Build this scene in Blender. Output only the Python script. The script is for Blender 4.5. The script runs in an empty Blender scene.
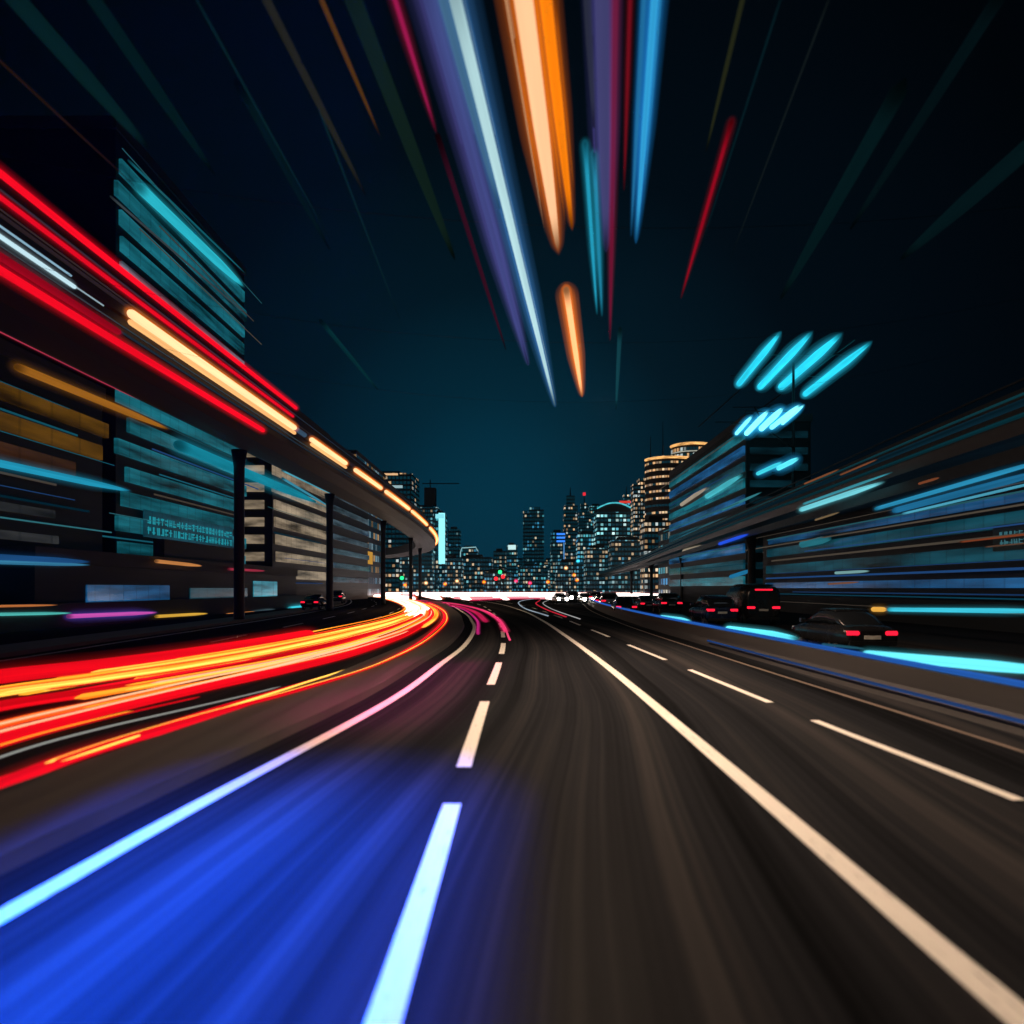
import bpy, bmesh, math, random
from mathutils import Vector, Matrix, noise as mnoise
R = math.radians
SC = bpy.context.scene
COL = SC.collection
rng = random.Random(7)

# ------------------------------------------------------------------ camera, world, sun, exposure
F, CX, HY, H = 620.0, 518.0, 588.0, 2.2          # focal length in pixels, vanishing point, eye height
cam_d = bpy.data.cameras.new('camera'); cam = bpy.data.objects.new('camera', cam_d); COL.objects.link(cam)
cam.location = (0, 0, H); cam.rotation_euler = (R(90), 0, 0)
cam_d.sensor_width = 36; cam_d.lens = F / 1024 * 36
cam_d.shift_x = (512 - CX) / 1024; cam_d.shift_y = (HY - 512) / 1024
cam_d.clip_start = .05; cam_d.clip_end = 6000
cam_d.dof.use_dof = True; cam_d.dof.focus_distance = 60; cam_d.dof.aperture_fstop = .45
SC.camera = cam
SC.view_settings.view_transform = 'Standard'; SC.view_settings.look = 'None'
SC.view_settings.exposure = 0; SC.view_settings.gamma = 1
SC.cycles.use_denoising = True; SC.cycles.max_bounces = 5; SC.cycles.volume_bounces = 0
SC.cycles.diffuse_bounces = 2; SC.cycles.glossy_bounces = 3; SC.cycles.transparent_max_bounces = 96
SC.cycles.sample_clamp_indirect = 3

world = bpy.data.worlds.new("World"); SC.world = world; world.use_nodes = True
nt = world.node_tree; nt.nodes.clear()
def wn(t): return nt.nodes.new(t)
out = wn('ShaderNodeOutputWorld'); bg = wn('ShaderNodeBackground'); bg2 = wn('ShaderNodeBackground'); add = wn('ShaderNodeAddShader')
sky = wn('ShaderNodeTexSky'); sky.sky_type = 'NISHITA'; sky.sun_disc = False
sky.sun_elevation = R(-4); sky.sun_rotation = R(200)
nt.links.new(sky.outputs[0], bg.inputs[0]); bg.inputs[1].default_value = .0015
# city sky-glow: brightest low over the skyline ahead, nearly black at the zenith
tc = wn('ShaderNodeTexCoord'); dot = wn('ShaderNodeVectorMath'); dot.operation = 'DOT_PRODUCT'
dot.inputs[1].default_value = Vector((-.04, 1, .13)).normalized()
nt.links.new(tc.outputs['Generated'], dot.inputs[0])
rp = wn('ShaderNodeValToRGB'); nt.links.new(dot.outputs['Value'], rp.inputs[0])
els = rp.color_ramp.elements
els[0].position = 0; els[0].color = (.0001, .0003, .0007, 1)
els[1].position = 1; els[1].color = (.001, .031, .058, 1)
for p, c in ((.7, (.0002, .0009, .0019)), (.88, (.0005, .0032, .0064)), (.95, (.0007, .0082, .0155)), (.985, (.0009, .019, .035))):
    e = els.new(p); e.color = (*c, 1)
nt.links.new(rp.outputs[0], bg2.inputs[0]); bg2.inputs[1].default_value = 1
nt.links.new(bg.outputs[0], add.inputs[0]); nt.links.new(bg2.outputs[0], add.inputs[1]); nt.links.new(add.outputs[0], out.inputs[0])
sun_d = bpy.data.lights.new('moon', 'SUN'); sun_d.energy = .02; sun_d.angle = R(10); sun_d.color = (.7, .85, 1)
sun = bpy.data.objects.new('moon', sun_d); COL.objects.link(sun); sun.rotation_euler = (R(40), 0, R(20))

# ------------------------------------------------------------------ helpers
def PZ(X, Y, z):                     # the point of the photo's pixel at height z
    d = F * (z - H) / (HY - Y); return Vector(((X - CX) / F * d, d, z))
def PX(X, Y, x):                     # ... on the plane at lateral distance x
    d = F * x / (X - CX); return Vector((x, d, H + (HY - Y) * d / F))
def PD(X, Y, d): return Vector(((X - CX) / F * d, d, H + (HY - Y) * d / F))

def link(name, bm, mat, parent=None, loc=None, smooth=False):
    me = bpy.data.meshes.new(name); bmesh.ops.recalc_face_normals(bm, faces=bm.faces); bm.to_mesh(me); bm.free()
    o = bpy.data.objects.new(name, me); COL.objects.link(o)
    for m in (mat if isinstance(mat, (list, tuple)) else [mat]): me.materials.append(m)
    if smooth:
        for p in me.polygons: p.use_smooth = True
    if parent: o.parent = parent
    if loc: o.location = loc
    return o
def tag(o, label=None, cat=None, group=None, kind=None):
    for k, v in (('label', label), ('category', cat), ('group', group), ('kind', kind)):
        if v: o[k] = v
    return o
def empty(name, loc=(0, 0, 0), rz=0, **kw):
    o = bpy.data.objects.new(name, None); COL.objects.link(o); o.location = loc; o.rotation_euler = (0, 0, rz)
    return tag(o, **kw)
def copy_tree(o, parent=None):
    c = o.copy(); COL.objects.link(c); c.parent = parent
    for ch in list(o.children): copy_tree(ch, c)
    return c
def box(bm, x0, x1, y0, y1, z0, z1):
    v = [bm.verts.new(p) for p in ((x0, y0, z0), (x1, y0, z0), (x1, y1, z0), (x0, y1, z0), (x0, y0, z1), (x1, y0, z1), (x1, y1, z1), (x0, y1, z1))]
    for f in ((0, 3, 2, 1), (4, 5, 6, 7), (0, 1, 5, 4), (1, 2, 6, 5), (2, 3, 7, 6), (3, 0, 4, 7)): bm.faces.new([v[i] for i in f])
def boxm(*a):
    bm = bmesh.new(); box(bm, *a); return bm
def catmull(pts, n=10):
    pts = [Vector(p) for p in pts]; P = [pts[0] * 2 - pts[1]] + pts + [pts[-1] * 2 - pts[-2]]; o = []
    for i in range(1, len(P) - 2):
        a, b, c, d = P[i - 1:i + 3]
        for k in range(n):
            t = k / n
            o.append(.5 * (2 * b + (c - a) * t + (2 * a - 5 * b + 4 * c - d) * t * t + (3 * b - a - 3 * c + d) * t ** 3))
    o.append(pts[-1]); return o
def frames(pts):
    r = []
    for i in range(len(pts)):
        t = (pts[min(i + 1, len(pts) - 1)] - pts[max(i - 1, 0)]).normalized()
        s = t.cross(Vector((0, 0, 1))).normalized(); r.append((t, s, s.cross(t)))
    return r
def sweep(bm, pts, rad, seg=10, flat=1.0, taper=.0, v0=0., point=0.):
    """tube along pts; rad number or function of index; ends narrowed over `taper` of the length"""
    uvl = bm.loops.layers.uv.verify(); run = bm.loops.layers.uv.get('run') or bm.loops.layers.uv.new('run')
    if taper:                                    # extra rings close to both ends round them off
        for rev in (0, 1):
            if rev: pts = pts[::-1]
            R0 = rad(0) if callable(rad) else rad; d = pts[1] - pts[0]; l = d.length
            if not callable(rad) and l > R0 * 2.2: pts = [pts[0]] + [pts[0] + d / l * R0 * f for f in (.12, .4, .9, 1.6)] + pts[1:]
            if rev: pts = pts[::-1]
    n = len(pts); L = [0]
    for i in range(1, n): L.append(L[-1] + (pts[i] - pts[i - 1]).length)
    rings = []
    for i, (p, (t, s, u)) in enumerate(zip(pts, frames(pts))):
        r = rad(i) if callable(rad) else rad; f = L[i] / max(L[-1], 1e-6)
        if taper:
            e = min(L[i], L[-1] - L[i]) / (r * 1.6)
            if point and L[-1] - L[i] < point * L[-1]: r *= .18 + .82 * ((L[-1] - L[i]) / (point * L[-1])) ** .6
            if e < 1: r *= .22 + .78 * math.sqrt(max(0, 1 - (1 - e) ** 2))
        rings.append([bm.verts.new(p + s * math.cos(a) * r + u * math.sin(a) * r * flat) for a in (2 * math.pi * k / seg for k in range(seg))])
    for i in range(n - 1):
        for k in range(seg):
            f = bm.faces.new((rings[i][k], rings[i][(k + 1) % seg], rings[i + 1][(k + 1) % seg], rings[i + 1][k])); f.smooth = True
            for lp, (uu, vv) in zip(f.loops, ((k, i), (k + 1, i), (k + 1, i + 1), (k, i + 1))): lp[uvl].uv = (uu / seg, L[vv] + v0); lp[run].uv = (uu / seg, L[vv] / max(L[-1], 1e-6))
    if taper:                                    # rounded tips
        for ring, q, pr in ((rings[0][::-1], pts[0], pts[1]), (rings[-1], pts[-1], pts[-2])):
            r = (ring[0].co - q).length; tip = bm.verts.new(q + (q - pr).normalized() * r * .8)
            for k in range(seg): bm.faces.new((ring[k], ring[(k + 1) % seg], tip)).smooth = True
    else: bm.faces.new(rings[0][::-1]); bm.faces.new(rings[-1])
def line_pts(a, b, n): return [a.lerp(b, i / (n - 1)) for i in range(n)]
def strip_sheet(bm, left, right, z, n=1, vscale=1.0):
    """a ground sheet between two polylines of equal length; uv = (metres across, metres along)"""
    uvl = bm.loops.layers.uv.verify(); L = 0; prev = None
    for i, (a, b) in enumerate(zip(left, right)):
        if i: L += ((a + b) / 2 - (left[i - 1] + right[i - 1]) / 2).length
        row = [(bm.verts.new(Vector((*(a.lerp(b, k / n)).xy, z))), (k / n * (b - a).length, L)) for k in range(n + 1)]
        if prev:
            for k in range(n):
                q = (prev[k], prev[k + 1], row[k + 1], row[k]); f = bm.faces.new([x[0] for x in q])
                for lp, x in zip(f.loops, q): lp[uvl].uv = x[1]
        prev = row
def rail(bm, path, prof):
    """a profile (list of (side, up)) swept along a path"""
    uvl = bm.loops.layers.uv.verify(); rows = []; L = 0
    for i, (p, (t, s, u)) in enumerate(zip(path, frames(path))):
        if i: L += (p - path[i - 1]).length
        rows.append(([bm.verts.new(p + s * a + Vector((0, 0, b))) for a, b in prof], L))
    m = len(prof)
    for (r0, l0), (r1, l1) in zip(rows, rows[1:]):
        for k in range(m):
            f = bm.faces.new((r0[k], r0[(k + 1) % m], r1[(k + 1) % m], r1[k]))
            for lp, q in zip(f.loops, ((k, l0), (k + 1, l0), (k + 1, l1), (k, l1))): lp[uvl].uv = q
    bm.faces.new(rows[0][0][::-1]); bm.faces.new(rows[-1][0])
def offset(path, o):
    return [p + s * o for p, (t, s, u) in zip(path, frames(path))]

# ------------------------------------------------------------------ materials
MATS = {}
def newmat(name):
    m = bpy.data.materials.new(name); m.use_nodes = True; m.node_tree.nodes.clear(); return m, m.node_tree
class NT:
    def __init__(s, nt): s.nt = nt
    def n(s, t, **kw):
        x = s.nt.nodes.new(t)
        for k, v in kw.items():
            if k.startswith('i_'): x.inputs[k[2:].replace('_', ' ')].default_value = v
            elif k[0] == 'i' and k[1:].isdigit(): x.inputs[int(k[1:])].default_value = v
            else: setattr(x, k, v)
        return x
    def l(s, a, b): s.nt.links.new(a, b)
    def math(s, op, a, b=None, c=None):
        x = s.n('ShaderNodeMath', operation=op)
        for i, v in enumerate((a, b, c)):
            if v is None: continue
            if hasattr(v, 'links'): s.l(v, x.inputs[i])
            else: x.inputs[i].default_value = v
        return x.outputs[0]
    def ramp(s, fac, stops):
        r = s.n('ShaderNodeValToRGB'); s.l(fac, r.inputs[0]); e = r.color_ramp.elements
        while len(e) < len(stops): e.new(.5)
        for x, (p, c) in zip(e, stops): x.position = p; x.color = (*c, 1) if len(c) == 3 else c
        return r.outputs[0]
    def mapping(s, src, scale, loc=(0, 0, 0)):
        m = s.n('ShaderNodeMapping'); s.l(src, m.inputs[0]); m.inputs['Scale'].default_value = scale; m.inputs['Location'].default_value = loc
        return m.outputs[0]
    def noise(s, vec, scale, detail=3, rough=.55):
        x = s.n('ShaderNodeTexNoise'); s.l(vec, x.inputs['Vector']); x.inputs['Scale'].default_value = scale
        x.inputs['Detail'].default_value = detail; x.inputs['Roughness'].default_value = rough; return x.outputs['Fac']
    def out(s, sh, vol=None):
        o = s.n('ShaderNodeOutputMaterial')
        if sh: s.l(sh, o.inputs['Surface'])
        if vol: s.l(vol, o.inputs['Volume'])

def pbr(name, col, rough=.6, metal=0, var=.25, scale=(1, 1, 1), spec=.5):
    if name in MATS: return MATS[name]
    m, t = newmat(name); T = NT(t)
    c = T.n('ShaderNodeTexCoord'); f = T.noise(T.mapping(c.outputs['Object'], scale), 3, 5)
    k = T.ramp(f, ((.25, tuple(x * (1 - var) for x in col)), (.75, tuple(min(1, x * (1 + var)) for x in col))))
    b = T.n('ShaderNodeBsdfPrincipled'); T.l(k, b.inputs['Base Color'])
    b.inputs['Metallic'].default_value = metal; b.inputs['Specular IOR Level'].default_value = spec
    rr = T.math('MULTIPLY_ADD', f, .3, rough - .15); T.l(rr, b.inputs['Roughness'])
    T.out(b.outputs[0]); MATS[name] = m; return m

def emit(name, col, s, var=.0, vscale=.15, col2=None, sample=True, fade=0.):
    """a lamp surface; var/col2: uneven brightness and colour along its length (uv v in metres)"""
    if name in MATS: return MATS[name]
    m, t = newmat(name); T = NT(t); e = T.n('ShaderNodeEmission'); e.inputs[0].default_value = (*col, 1); e.inputs[1].default_value = s
    if var or col2:
        uv = T.n('ShaderNodeUVMap'); oi = T.n('ShaderNodeObjectInfo')
        off = T.n('ShaderNodeCombineXYZ'); T.l(T.math('MULTIPLY', oi.outputs['Random'], 50), off.inputs[0])
        va = T.n('ShaderNodeVectorMath', operation='ADD'); T.l(T.mapping(uv.outputs[0], (2.2, vscale, 1)), va.inputs[0]); T.l(off.outputs[0], va.inputs[1])
        f = T.noise(va.outputs[0], 1, 3)
        if col2: T.l(T.ramp(f, ((.38, col), (.62, col2))), e.inputs[0])
        if var: T.l(T.math('MULTIPLY', T.n('ShaderNodeMapRange', i1=.3, i2=.7, i3=1 - var, i4=1 + var).outputs[0], s), e.inputs[1]); mr = t.nodes[-2]
        if var:
            for n in t.nodes:
                if n.type == 'MAP_RANGE': T.l(f, n.inputs[0])
    if fade:
        rn = T.n('ShaderNodeUVMap', uv_map='run'); sp = T.n('ShaderNodeSeparateXYZ'); T.l(rn.outputs[0], sp.inputs[0]); f = sp.outputs[1]
        k = T.math('MULTIPLY', T.n('ShaderNodeMapRange', interpolation_type='SMOOTHSTEP', i1=-.02, i2=fade * .6, i3=.1, i4=1.).outputs[0], 1.0); a = t.nodes[-2]
        for nd in t.nodes:
            if nd.type == 'MAP_RANGE' and nd.interpolation_type == 'SMOOTHSTEP': T.l(f, nd.inputs[0])
        mr2 = T.n('ShaderNodeMapRange', interpolation_type='SMOOTHSTEP', i1=1.02, i2=1 - fade, i3=.06, i4=1.); T.l(f, mr2.inputs[0])
        k = T.math('MULTIPLY', k, mr2.outputs[0])
        prev = e.inputs[1].links[0].from_socket if e.inputs[1].links else s
        T.l(T.math('MULTIPLY', k, prev), e.inputs[1])
    T.out(e.outputs[0])
    if not sample: m.cycles.emission_sampling = 'NONE'
    MATS[name] = m; return m

def glow_halo(name, col, dens):
    """glowing gas inside a clear discharge tube"""
    if name in MATS: return MATS[name]
    m, t = newmat(name); T = NT(t); e = T.n('ShaderNodeEmission'); e.inputs[0].default_value = (*col, 1); e.inputs[1].default_value = dens
    T.out(None, e.outputs[0]); m.cycles.emission_sampling = 'NONE'; MATS[name] = m; return m

def road_mat(name, base, tint, bands=1.0, rough=.5, seed=0.):
    m, t = newmat(name); T = NT(t); uv = T.n('ShaderNodeUVMap').outputs[0]
    wide = T.noise(T.mapping(uv, (1.1, .004, 1), (seed, 0, 0)), 1.0, 3, .6)          # wheel tracks and paving lanes
    fine = T.noise(T.mapping(uv, (14, .05, 1), (seed, 3, 0)), 1.0, 4, .65)           # rubber streaks
    grain = T.noise(T.mapping(uv, (60, 40, 1)), 1.0, 4, .7)                           # aggregate
    patch = T.noise(T.mapping(uv, (.5, .12, 1), (seed, 9, 0)), 1.0, 4)
    a = T.math('MULTIPLY_ADD', wide, 1.5 * bands, -.75 * bands)
    a = T.math('ADD', a, T.math('MULTIPLY_ADD', fine, 1.1, -.55)); a = T.math('ADD', a, T.math('MULTIPLY_ADD', grain, .35, -.17))
    a = T.math('ADD', a, T.math('MULTIPLY_ADD', patch, .5, -.25)); a = T.math('MULTIPLY_ADD', a, .5, .5)
    c = T.ramp(a, ((.12, tuple(x * .3 for x in base)), (.5, base), (.9, tint)))
    b = T.n('ShaderNodeBsdfPrincipled'); T.l(c, b.inputs['Base Color'])
    T.l(T.math('MULTIPLY_ADD', fine, .35, rough - .17), b.inputs['Roughness']); b.inputs['Specular IOR Level'].default_value = 0
    bump = T.n('ShaderNodeBump'); bump.inputs['Strength'].default_value = .12; bump.inputs['Distance'].default_value = .01
    T.l(grain, bump.inputs['Height']); T.l(bump.outputs[0], b.inputs['Normal'])
    g = T.n('ShaderNodeBsdfGlossy'); g.inputs['Roughness'].default_value = .38; T.l(bump.outputs[0], g.inputs['Normal']); mx = T.n('ShaderNodeMixShader')
    T.l(T.math('MULTIPLY', fine, .006), mx.inputs[0]); T.l(b.outputs[0], mx.inputs[1]); T.l(g.outputs[0], mx.inputs[2])
    T.out(mx.outputs[0]); return m

def paint_mat(name, col):
    m, t = newmat(name); T = NT(t); uv = T.n('ShaderNodeUVMap').outputs[0]
    f = T.noise(T.mapping(uv, (25, .5, 1)), 1, 4, .7); g = T.noise(T.mapping(uv, (40, 30, 1)), 1, 3)
    k = T.math('ADD', T.math('MULTIPLY', f, .7), T.math('MULTIPLY', g, .3))
    c = T.ramp(k, ((.25, tuple(x * .55 for x in col)), (.45, col)))
    chip = T.noise(T.mapping(uv, (30, 1.6, 1), (4, 2, 0)), 1, 5, .75); cr = T.ramp(chip, ((.33, (0, 0, 0)), (.40, (1, 1, 1))))
    mx = T.n('ShaderNodeMix', data_type='RGBA'); T.l(cr, mx.inputs[0]); mx.inputs[6].default_value = (.07, .065, .06, 1); T.l(c, mx.inputs[7])
    b = T.n('ShaderNodeBsdfPrincipled'); T.l(mx.outputs[2], b.inputs['Base Color']); b.inputs['Roughness'].default_value = .6; b.inputs['Specular IOR Level'].default_value = .1; T.out(b.outputs[0]); return m

def window_mat(name, base, cw, ch, lit, cols, strength, band=0., gx=.7, gz=.55, dim=.07):
    """wall with a grid of windows, some lit; band > 0 lights whole runs of a storey"""
    if name in MATS: return MATS[name]
    m, t = newmat(name); T = NT(t); c = T.n('ShaderNodeTexCoord'); s = T.n('ShaderNodeSeparateXYZ'); T.l(c.outputs['Object'], s.inputs[0])
    nn = T.n('ShaderNodeSeparateXYZ'); T.l(c.outputs['Normal'], nn.inputs[0])
    side = T.math('GREATER_THAN', T.math('ABSOLUTE', nn.outputs[0]), .7)
    u = T.math('ADD', T.math('MULTIPLY', s.outputs[1], side), T.math('MULTIPLY', s.outputs[0], T.math('SUBTRACT', 1, side)))
    u = T.math('DIVIDE', T.math('ADD', u, 300.3), cw); v = T.math('DIVIDE', T.math('ADD', s.outputs[2], .2), ch)
    fu, fv = T.math('FRACT', u), T.math('FRACT', v)
    iu, iv = T.math('FLOOR', u), T.math('FLOOR', v)
    oi = T.n('ShaderNodeObjectInfo')
    cv = T.n('ShaderNodeCombineXYZ'); T.l(iu, cv.inputs[0]); T.l(iv, cv.inputs[1]); T.l(T.math('MULTIPLY', oi.outputs['Random'], 37), cv.inputs[2])
    w = T.n('ShaderNodeTexWhiteNoise', noise_dimensions='3D'); T.l(cv.outputs[0], w.inputs[0])
    cl = T.noise(T.mapping(cv.outputs[0], (.25 if not band else .06, .3 if not band else 1.3, 1)), 1, 2)
    p = T.math('ADD', T.math('MULTIPLY', w.outputs['Value'], 1 - band), T.math('MULTIPLY', T.math('MULTIPLY_ADD', cl, 2.4, -.7), .45 + band))
    on = T.math('GREATER_THAN', p, 1.25 - lit)
    win = T.math('MULTIPLY', T.math('LESS_THAN', T.math('ABSOLUTE', T.math('SUBTRACT', fu, .5)), gx / 2), T.math('LESS_THAN', T.math('ABSOLUTE', T.math('SUBTRACT', fv, .5)), gz / 2))
    wall = T.math('LESS_THAN', T.math('ABSOLUTE', nn.outputs[2]), .5)
    win = T.math('MULTIPLY', win, wall)
    sc = T.n('ShaderNodeSeparateColor'); T.l(w.outputs['Color'], sc.inputs[0])
    n = len(cols); r = T.n('ShaderNodeValToRGB'); r.color_ramp.interpolation = 'CONSTANT'; T.l(sc.outputs[1], r.inputs[0])
    e = r.color_ramp.elements
    while len(e) < n: e.new(.5)
    for i, x in enumerate(e): x.position = i / n; x.color = (*cols[i], 1)
    b = T.n('ShaderNodeBsdfPrincipled'); b.inputs['Base Color'].default_value = (*base, 1); b.inputs['Roughness'].default_value = .5
    T.l(T.math('MULTIPLY_ADD', win, -.35, .55), b.inputs['Roughness'])
    dimc = T.n('ShaderNodeMix', data_type='RGBA'); T.l(on, dimc.inputs[0]); dimc.inputs[6].default_value = (.01, .35, .55, 1); T.l(r.outputs[0], dimc.inputs[7]); T.l(dimc.outputs[2], b.inputs['Emission Color'])  # unlit panes glow faint teal: haze tone put into the emission
    st = T.math('MULTIPLY', on, T.math('MULTIPLY_ADD', sc.outputs[2], strength * 1.2, strength * .25))
    T.l(T.math('MULTIPLY', win, T.math('MAXIMUM', st, dim)), b.inputs['Emission Strength'])
    T.out(b.outputs[0]); m.cycles.emission_sampling = 'NONE'; MATS[name] = m; return m

def band_mat(name, col, s, bay=1.4, dark=.72):
    """a storey's run of lit glazing: bays of uneven brightness with thin mullions"""
    if name in MATS: return MATS[name]
    m, t = newmat(name); T = NT(t); c = T.n('ShaderNodeTexCoord'); sp = T.n('ShaderNodeSeparateXYZ'); T.l(c.outputs['Object'], sp.inputs[0])
    u = T.math('DIVIDE', T.math('ADD', sp.outputs[1], 200.1), bay); fl = T.math('FLOOR', u)
    cv = T.n('ShaderNodeCombineXYZ'); T.l(fl, cv.inputs[0]); T.l(T.math('FLOOR', T.math('MULTIPLY', sp.outputs[2], 1.0)), cv.inputs[1])
    w = T.n('ShaderNodeTexWhiteNoise', noise_dimensions='2D'); T.l(cv.outputs[0], w.inputs[0])
    soft = T.noise(T.mapping(c.outputs['Object'], (.3, .12, 1.1)), 1, 3)
    mul = T.math('LESS_THAN', T.math('ABSOLUTE', T.math('SUBTRACT', T.math('FRACT', u), .5)), .46)
    st = T.math('MULTIPLY', T.math('MULTIPLY_ADD', w.outputs['Value'], .22, .78), T.math('MULTIPLY_ADD', soft, 2.6, -.65))
    st = T.math('MAXIMUM', st, .06)
    st = T.math('MULTIPLY', st, T.math('MULTIPLY_ADD', mul, 1 - dark, dark))
    b = T.n('ShaderNodeBsdfPrincipled'); b.inputs['Base Color'].default_value = (.02, .03, .035, 1); b.inputs['Roughness'].default_value = .15
    b.inputs['Emission Color'].default_value = (*col, 1); T.l(T.math('MULTIPLY', st, s), b.inputs['Emission Strength'])
    T.out(b.outputs[0]); MATS[name] = m; return m

RED, DEEPRED, ORANGE, AMBER, WARM = (1, .004, .018), (.55, .004, .02), (1, .2, .008), (1, .33, .02), (1, .5, .2)
CYAN, BLUE, SKYB, WHITE, PINK, VIOLET, MAG = (.03, .58, .85), (.02, .16, 1), (.02, .3, .85), (.62, .9, 1), (1, .03, .12), (.2, .18, .75), (.8, .02, .12)
asphalt = road_mat('road_asphalt', (.0165, .0175, .0205), (.044, .042, .043), 2.6, .5)
asphalt2 = road_mat('old_asphalt', (.02, .018, .0175), (.05, .042, .038), 1.5, .55, 5.)
groundm = road_mat('dark_ground', (.02, .02, .022), (.04, .037, .035), .4, .6, 11.)
white_paint = paint_mat('white_road_paint', (.8, .79, .74))
concrete = pbr('concrete', (.12, .105, .095), .75, 0, .4, (1, .15, 1))
darkconc = pbr('dark_concrete', (.035, .035, .038), .7, 0, .4, (1, .1, 1))
steel = pbr('dark_steel', (.03, .032, .036), .45, .8)
blackm = pbr('black_metal', (.012, .012, .014), .5, .5)

# ------------------------------------------------------------------ ground and roads
def V2(l): return [Vector((x, y, 0)) for y, x in l]
bm = bmesh.new(); strip_sheet(bm, [Vector((-900, y, 0)) for y in (-80, 60, 200, 400, 900, 2500)], [Vector((900, y, 0)) for y in (-80, 60, 200, 400, 900, 2500)], 0, 6)
tag(link('ground', bm, groundm), kind='structure')

C = catmull(V2([(-10, -.72), (3, -.68), (12, -.64), (18, -.56), (24, -.57), (30, -.74), (37, -1.05), (57, -2.4), (85, -5.6), (120, -12.5), (151, -21), (178, -33), (196, -50), (205, -80), (208, -120)]), 8)
LL = V2([(-10, -4.86), (0, -3.86), (4.13, -3.45), (6.23, -3.24), (12.2, -2.47), (17.7, -2.23), (23.9, -2.04), (32.5, -2.3), (40, -2.95), (54.6, -4.75), (91, -10.6), (120, -17), (150, -27), (172, -40), (186, -60), (192, -90)])
LL = catmull(LL, 10)
# left edge of own road follows the left solid line; right edge follows the kerb
RL = catmull(V2([(-10, 2.56), (3.1, 2.56), (8.2, 2.56), (16.6, 2.5), (28, 2.2), (42.6, 1.6), (60, .4), (85, -2.6), (112, -8), (140, -15.5), (170, -27), (188, -42), (197, -62), (201, -90)]), 10)
RD = catmull(V2([(-10, 5.9), (0, 5.45), (6.3, 5.18), (10.3, 4.9), (16.6, 4.6), (24, 4.25), (32.5, 3.85), (50, 2.9), (75, .9), (105, -4), (135, -11), (165, -22), (185, -38), (196, -60)]), 10)
RE = catmull(V2([(-12, 7.55), (0, 7.5), (9, 7.5), (19, 7.25), (36, 7.1), (60, 7.8), (87, 9.8), (120, 12), (160, 15), (200, 18)]), 10)
def resample(path, n):
    L = [0]
    for a, b in zip(path, path[1:]): L.append(L[-1] + (b - a).length)
    o, j = [], 0
    for i in range(n):
        t = L[-1] * i / (n - 1)
        while j < len(L) - 2 and L[j + 1] < t: j += 1
        o.append(path[j].lerp(path[j + 1], (t - L[j]) / max(1e-9, L[j + 1] - L[j])))
    return o
def cut(path, y0, y1): return [p for p in path if y0 <= p.y <= y1]
bm = bmesh.new()
strip_sheet(bm, resample(offset(cut(LL, -10, 121), -.55), 70), resample(cut(RE, -12, 121), 70), .004, 8)
tag(link('road', bm, asphalt), kind='structure')
OFAR = catmull(V2([(-10, -15.5), (8, -15.5), (19, -15.9), (26, -16.5), (40, -17.5), (60, -19.5), (85, -23.5), (120, -33), (150, -44), (185, -60), (205, -90)]), 8)
bm = bmesh.new(); strip_sheet(bm, resample(cut(OFAR, -10, 122), 60), resample(offset(cut(LL, -10, 121), -2.2), 60), .004, 6)
tag(link('opposite_carriageway', bm, asphalt2), kind='structure')
bm = bmesh.new(); xs = list(range(-140, 200, 12))
strip_sheet(bm, [Vector((x, 278, 0)) for x in xs], [Vector((x, 120 if x > -30 else 112, 0)) for x in xs], .008, 8)
tag(link('cross_road', bm, asphalt2), kind='structure')
bm = bmesh.new(); strip_sheet(bm, resample(offset(cut(RE, -12, 205), .75), 50), resample(offset(cut(RE, -12, 205), 9.0), 50), .004, 5)
tag(link('service_road', bm, asphalt2), kind='structure')
# raised median with kerbs between the two carriageways
med = offset(cut(LL, -10, 118), -1.35)
bm = bmesh.new(); rail(bm, resample(med, 70), [(-.8, 0), (.78, 0), (.74, .13), (-.76, .13)])
tag(link('median_kerb', bm, pbr('median_concrete', (.04, .034, .03), .7, 0, .5, (2, .06, 1))), kind='structure')
# left kerb and pavement under the viaduct, right verge
bm = bmesh.new(); rail(bm, resample(offset(cut(OFAR, -10, 140), -1.4), 60), [(-1.1, 0), (1.1, 0), (1.07, .14), (-1.1, .14)])
tag(link('pavement', bm, concrete), kind='structure')

# painted markings
worn_paint = paint_mat('worn_road_paint', (.2, .16, .13))
def marking(path, w, name, z=.0125, mat=None):
    bm = bmesh.new(); strip_sheet(bm, offset(path, -w / 2), offset(path, w / 2), z)
    return tag(link(name, bm, mat or white_paint), kind='structure')
marking(resample(cut(LL, -6, 112), 160), .19, 'edge_line')
marking(resample(cut(RL, -6, 116), 160), .21, 'edge_line')
marking(resample(cut(OFAR, -6, 116), 80) and offset(resample(cut(OFAR, -6, 116), 80), .35), .16, 'edge_line')
marking(offset(resample(cut(RE, -6, 118), 80), -.75), .1, 'edge_line', .0125, worn_paint)
def at_y(path, y):
    for a, b in zip(path, path[1:]):
        if a.y <= y <= b.y and b.y > a.y: return a.lerp(b, (y - a.y) / (b.y - a.y))
    return path[-1]
def dash(path, y0, y1, w=.17):
    n = max(4, int((y1 - y0) / .8) + 2)
    return marking([at_y(path, y0 + (y1 - y0) * i / (n - 1)) for i in range(n)], w, 'lane_marking')
for a, b in ((-3, 1.2), (2.2, 6.29), (7.58, 11.96), (14.06, 18.2), (20.6, 24.6), (27.5, 31.5), (34.5, 38.5), (42, 46.5), (50, 54.5), (59, 64), (69, 74), (80, 85), (91, 96), (103, 108)): dash(C, a, b, .185)
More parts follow.
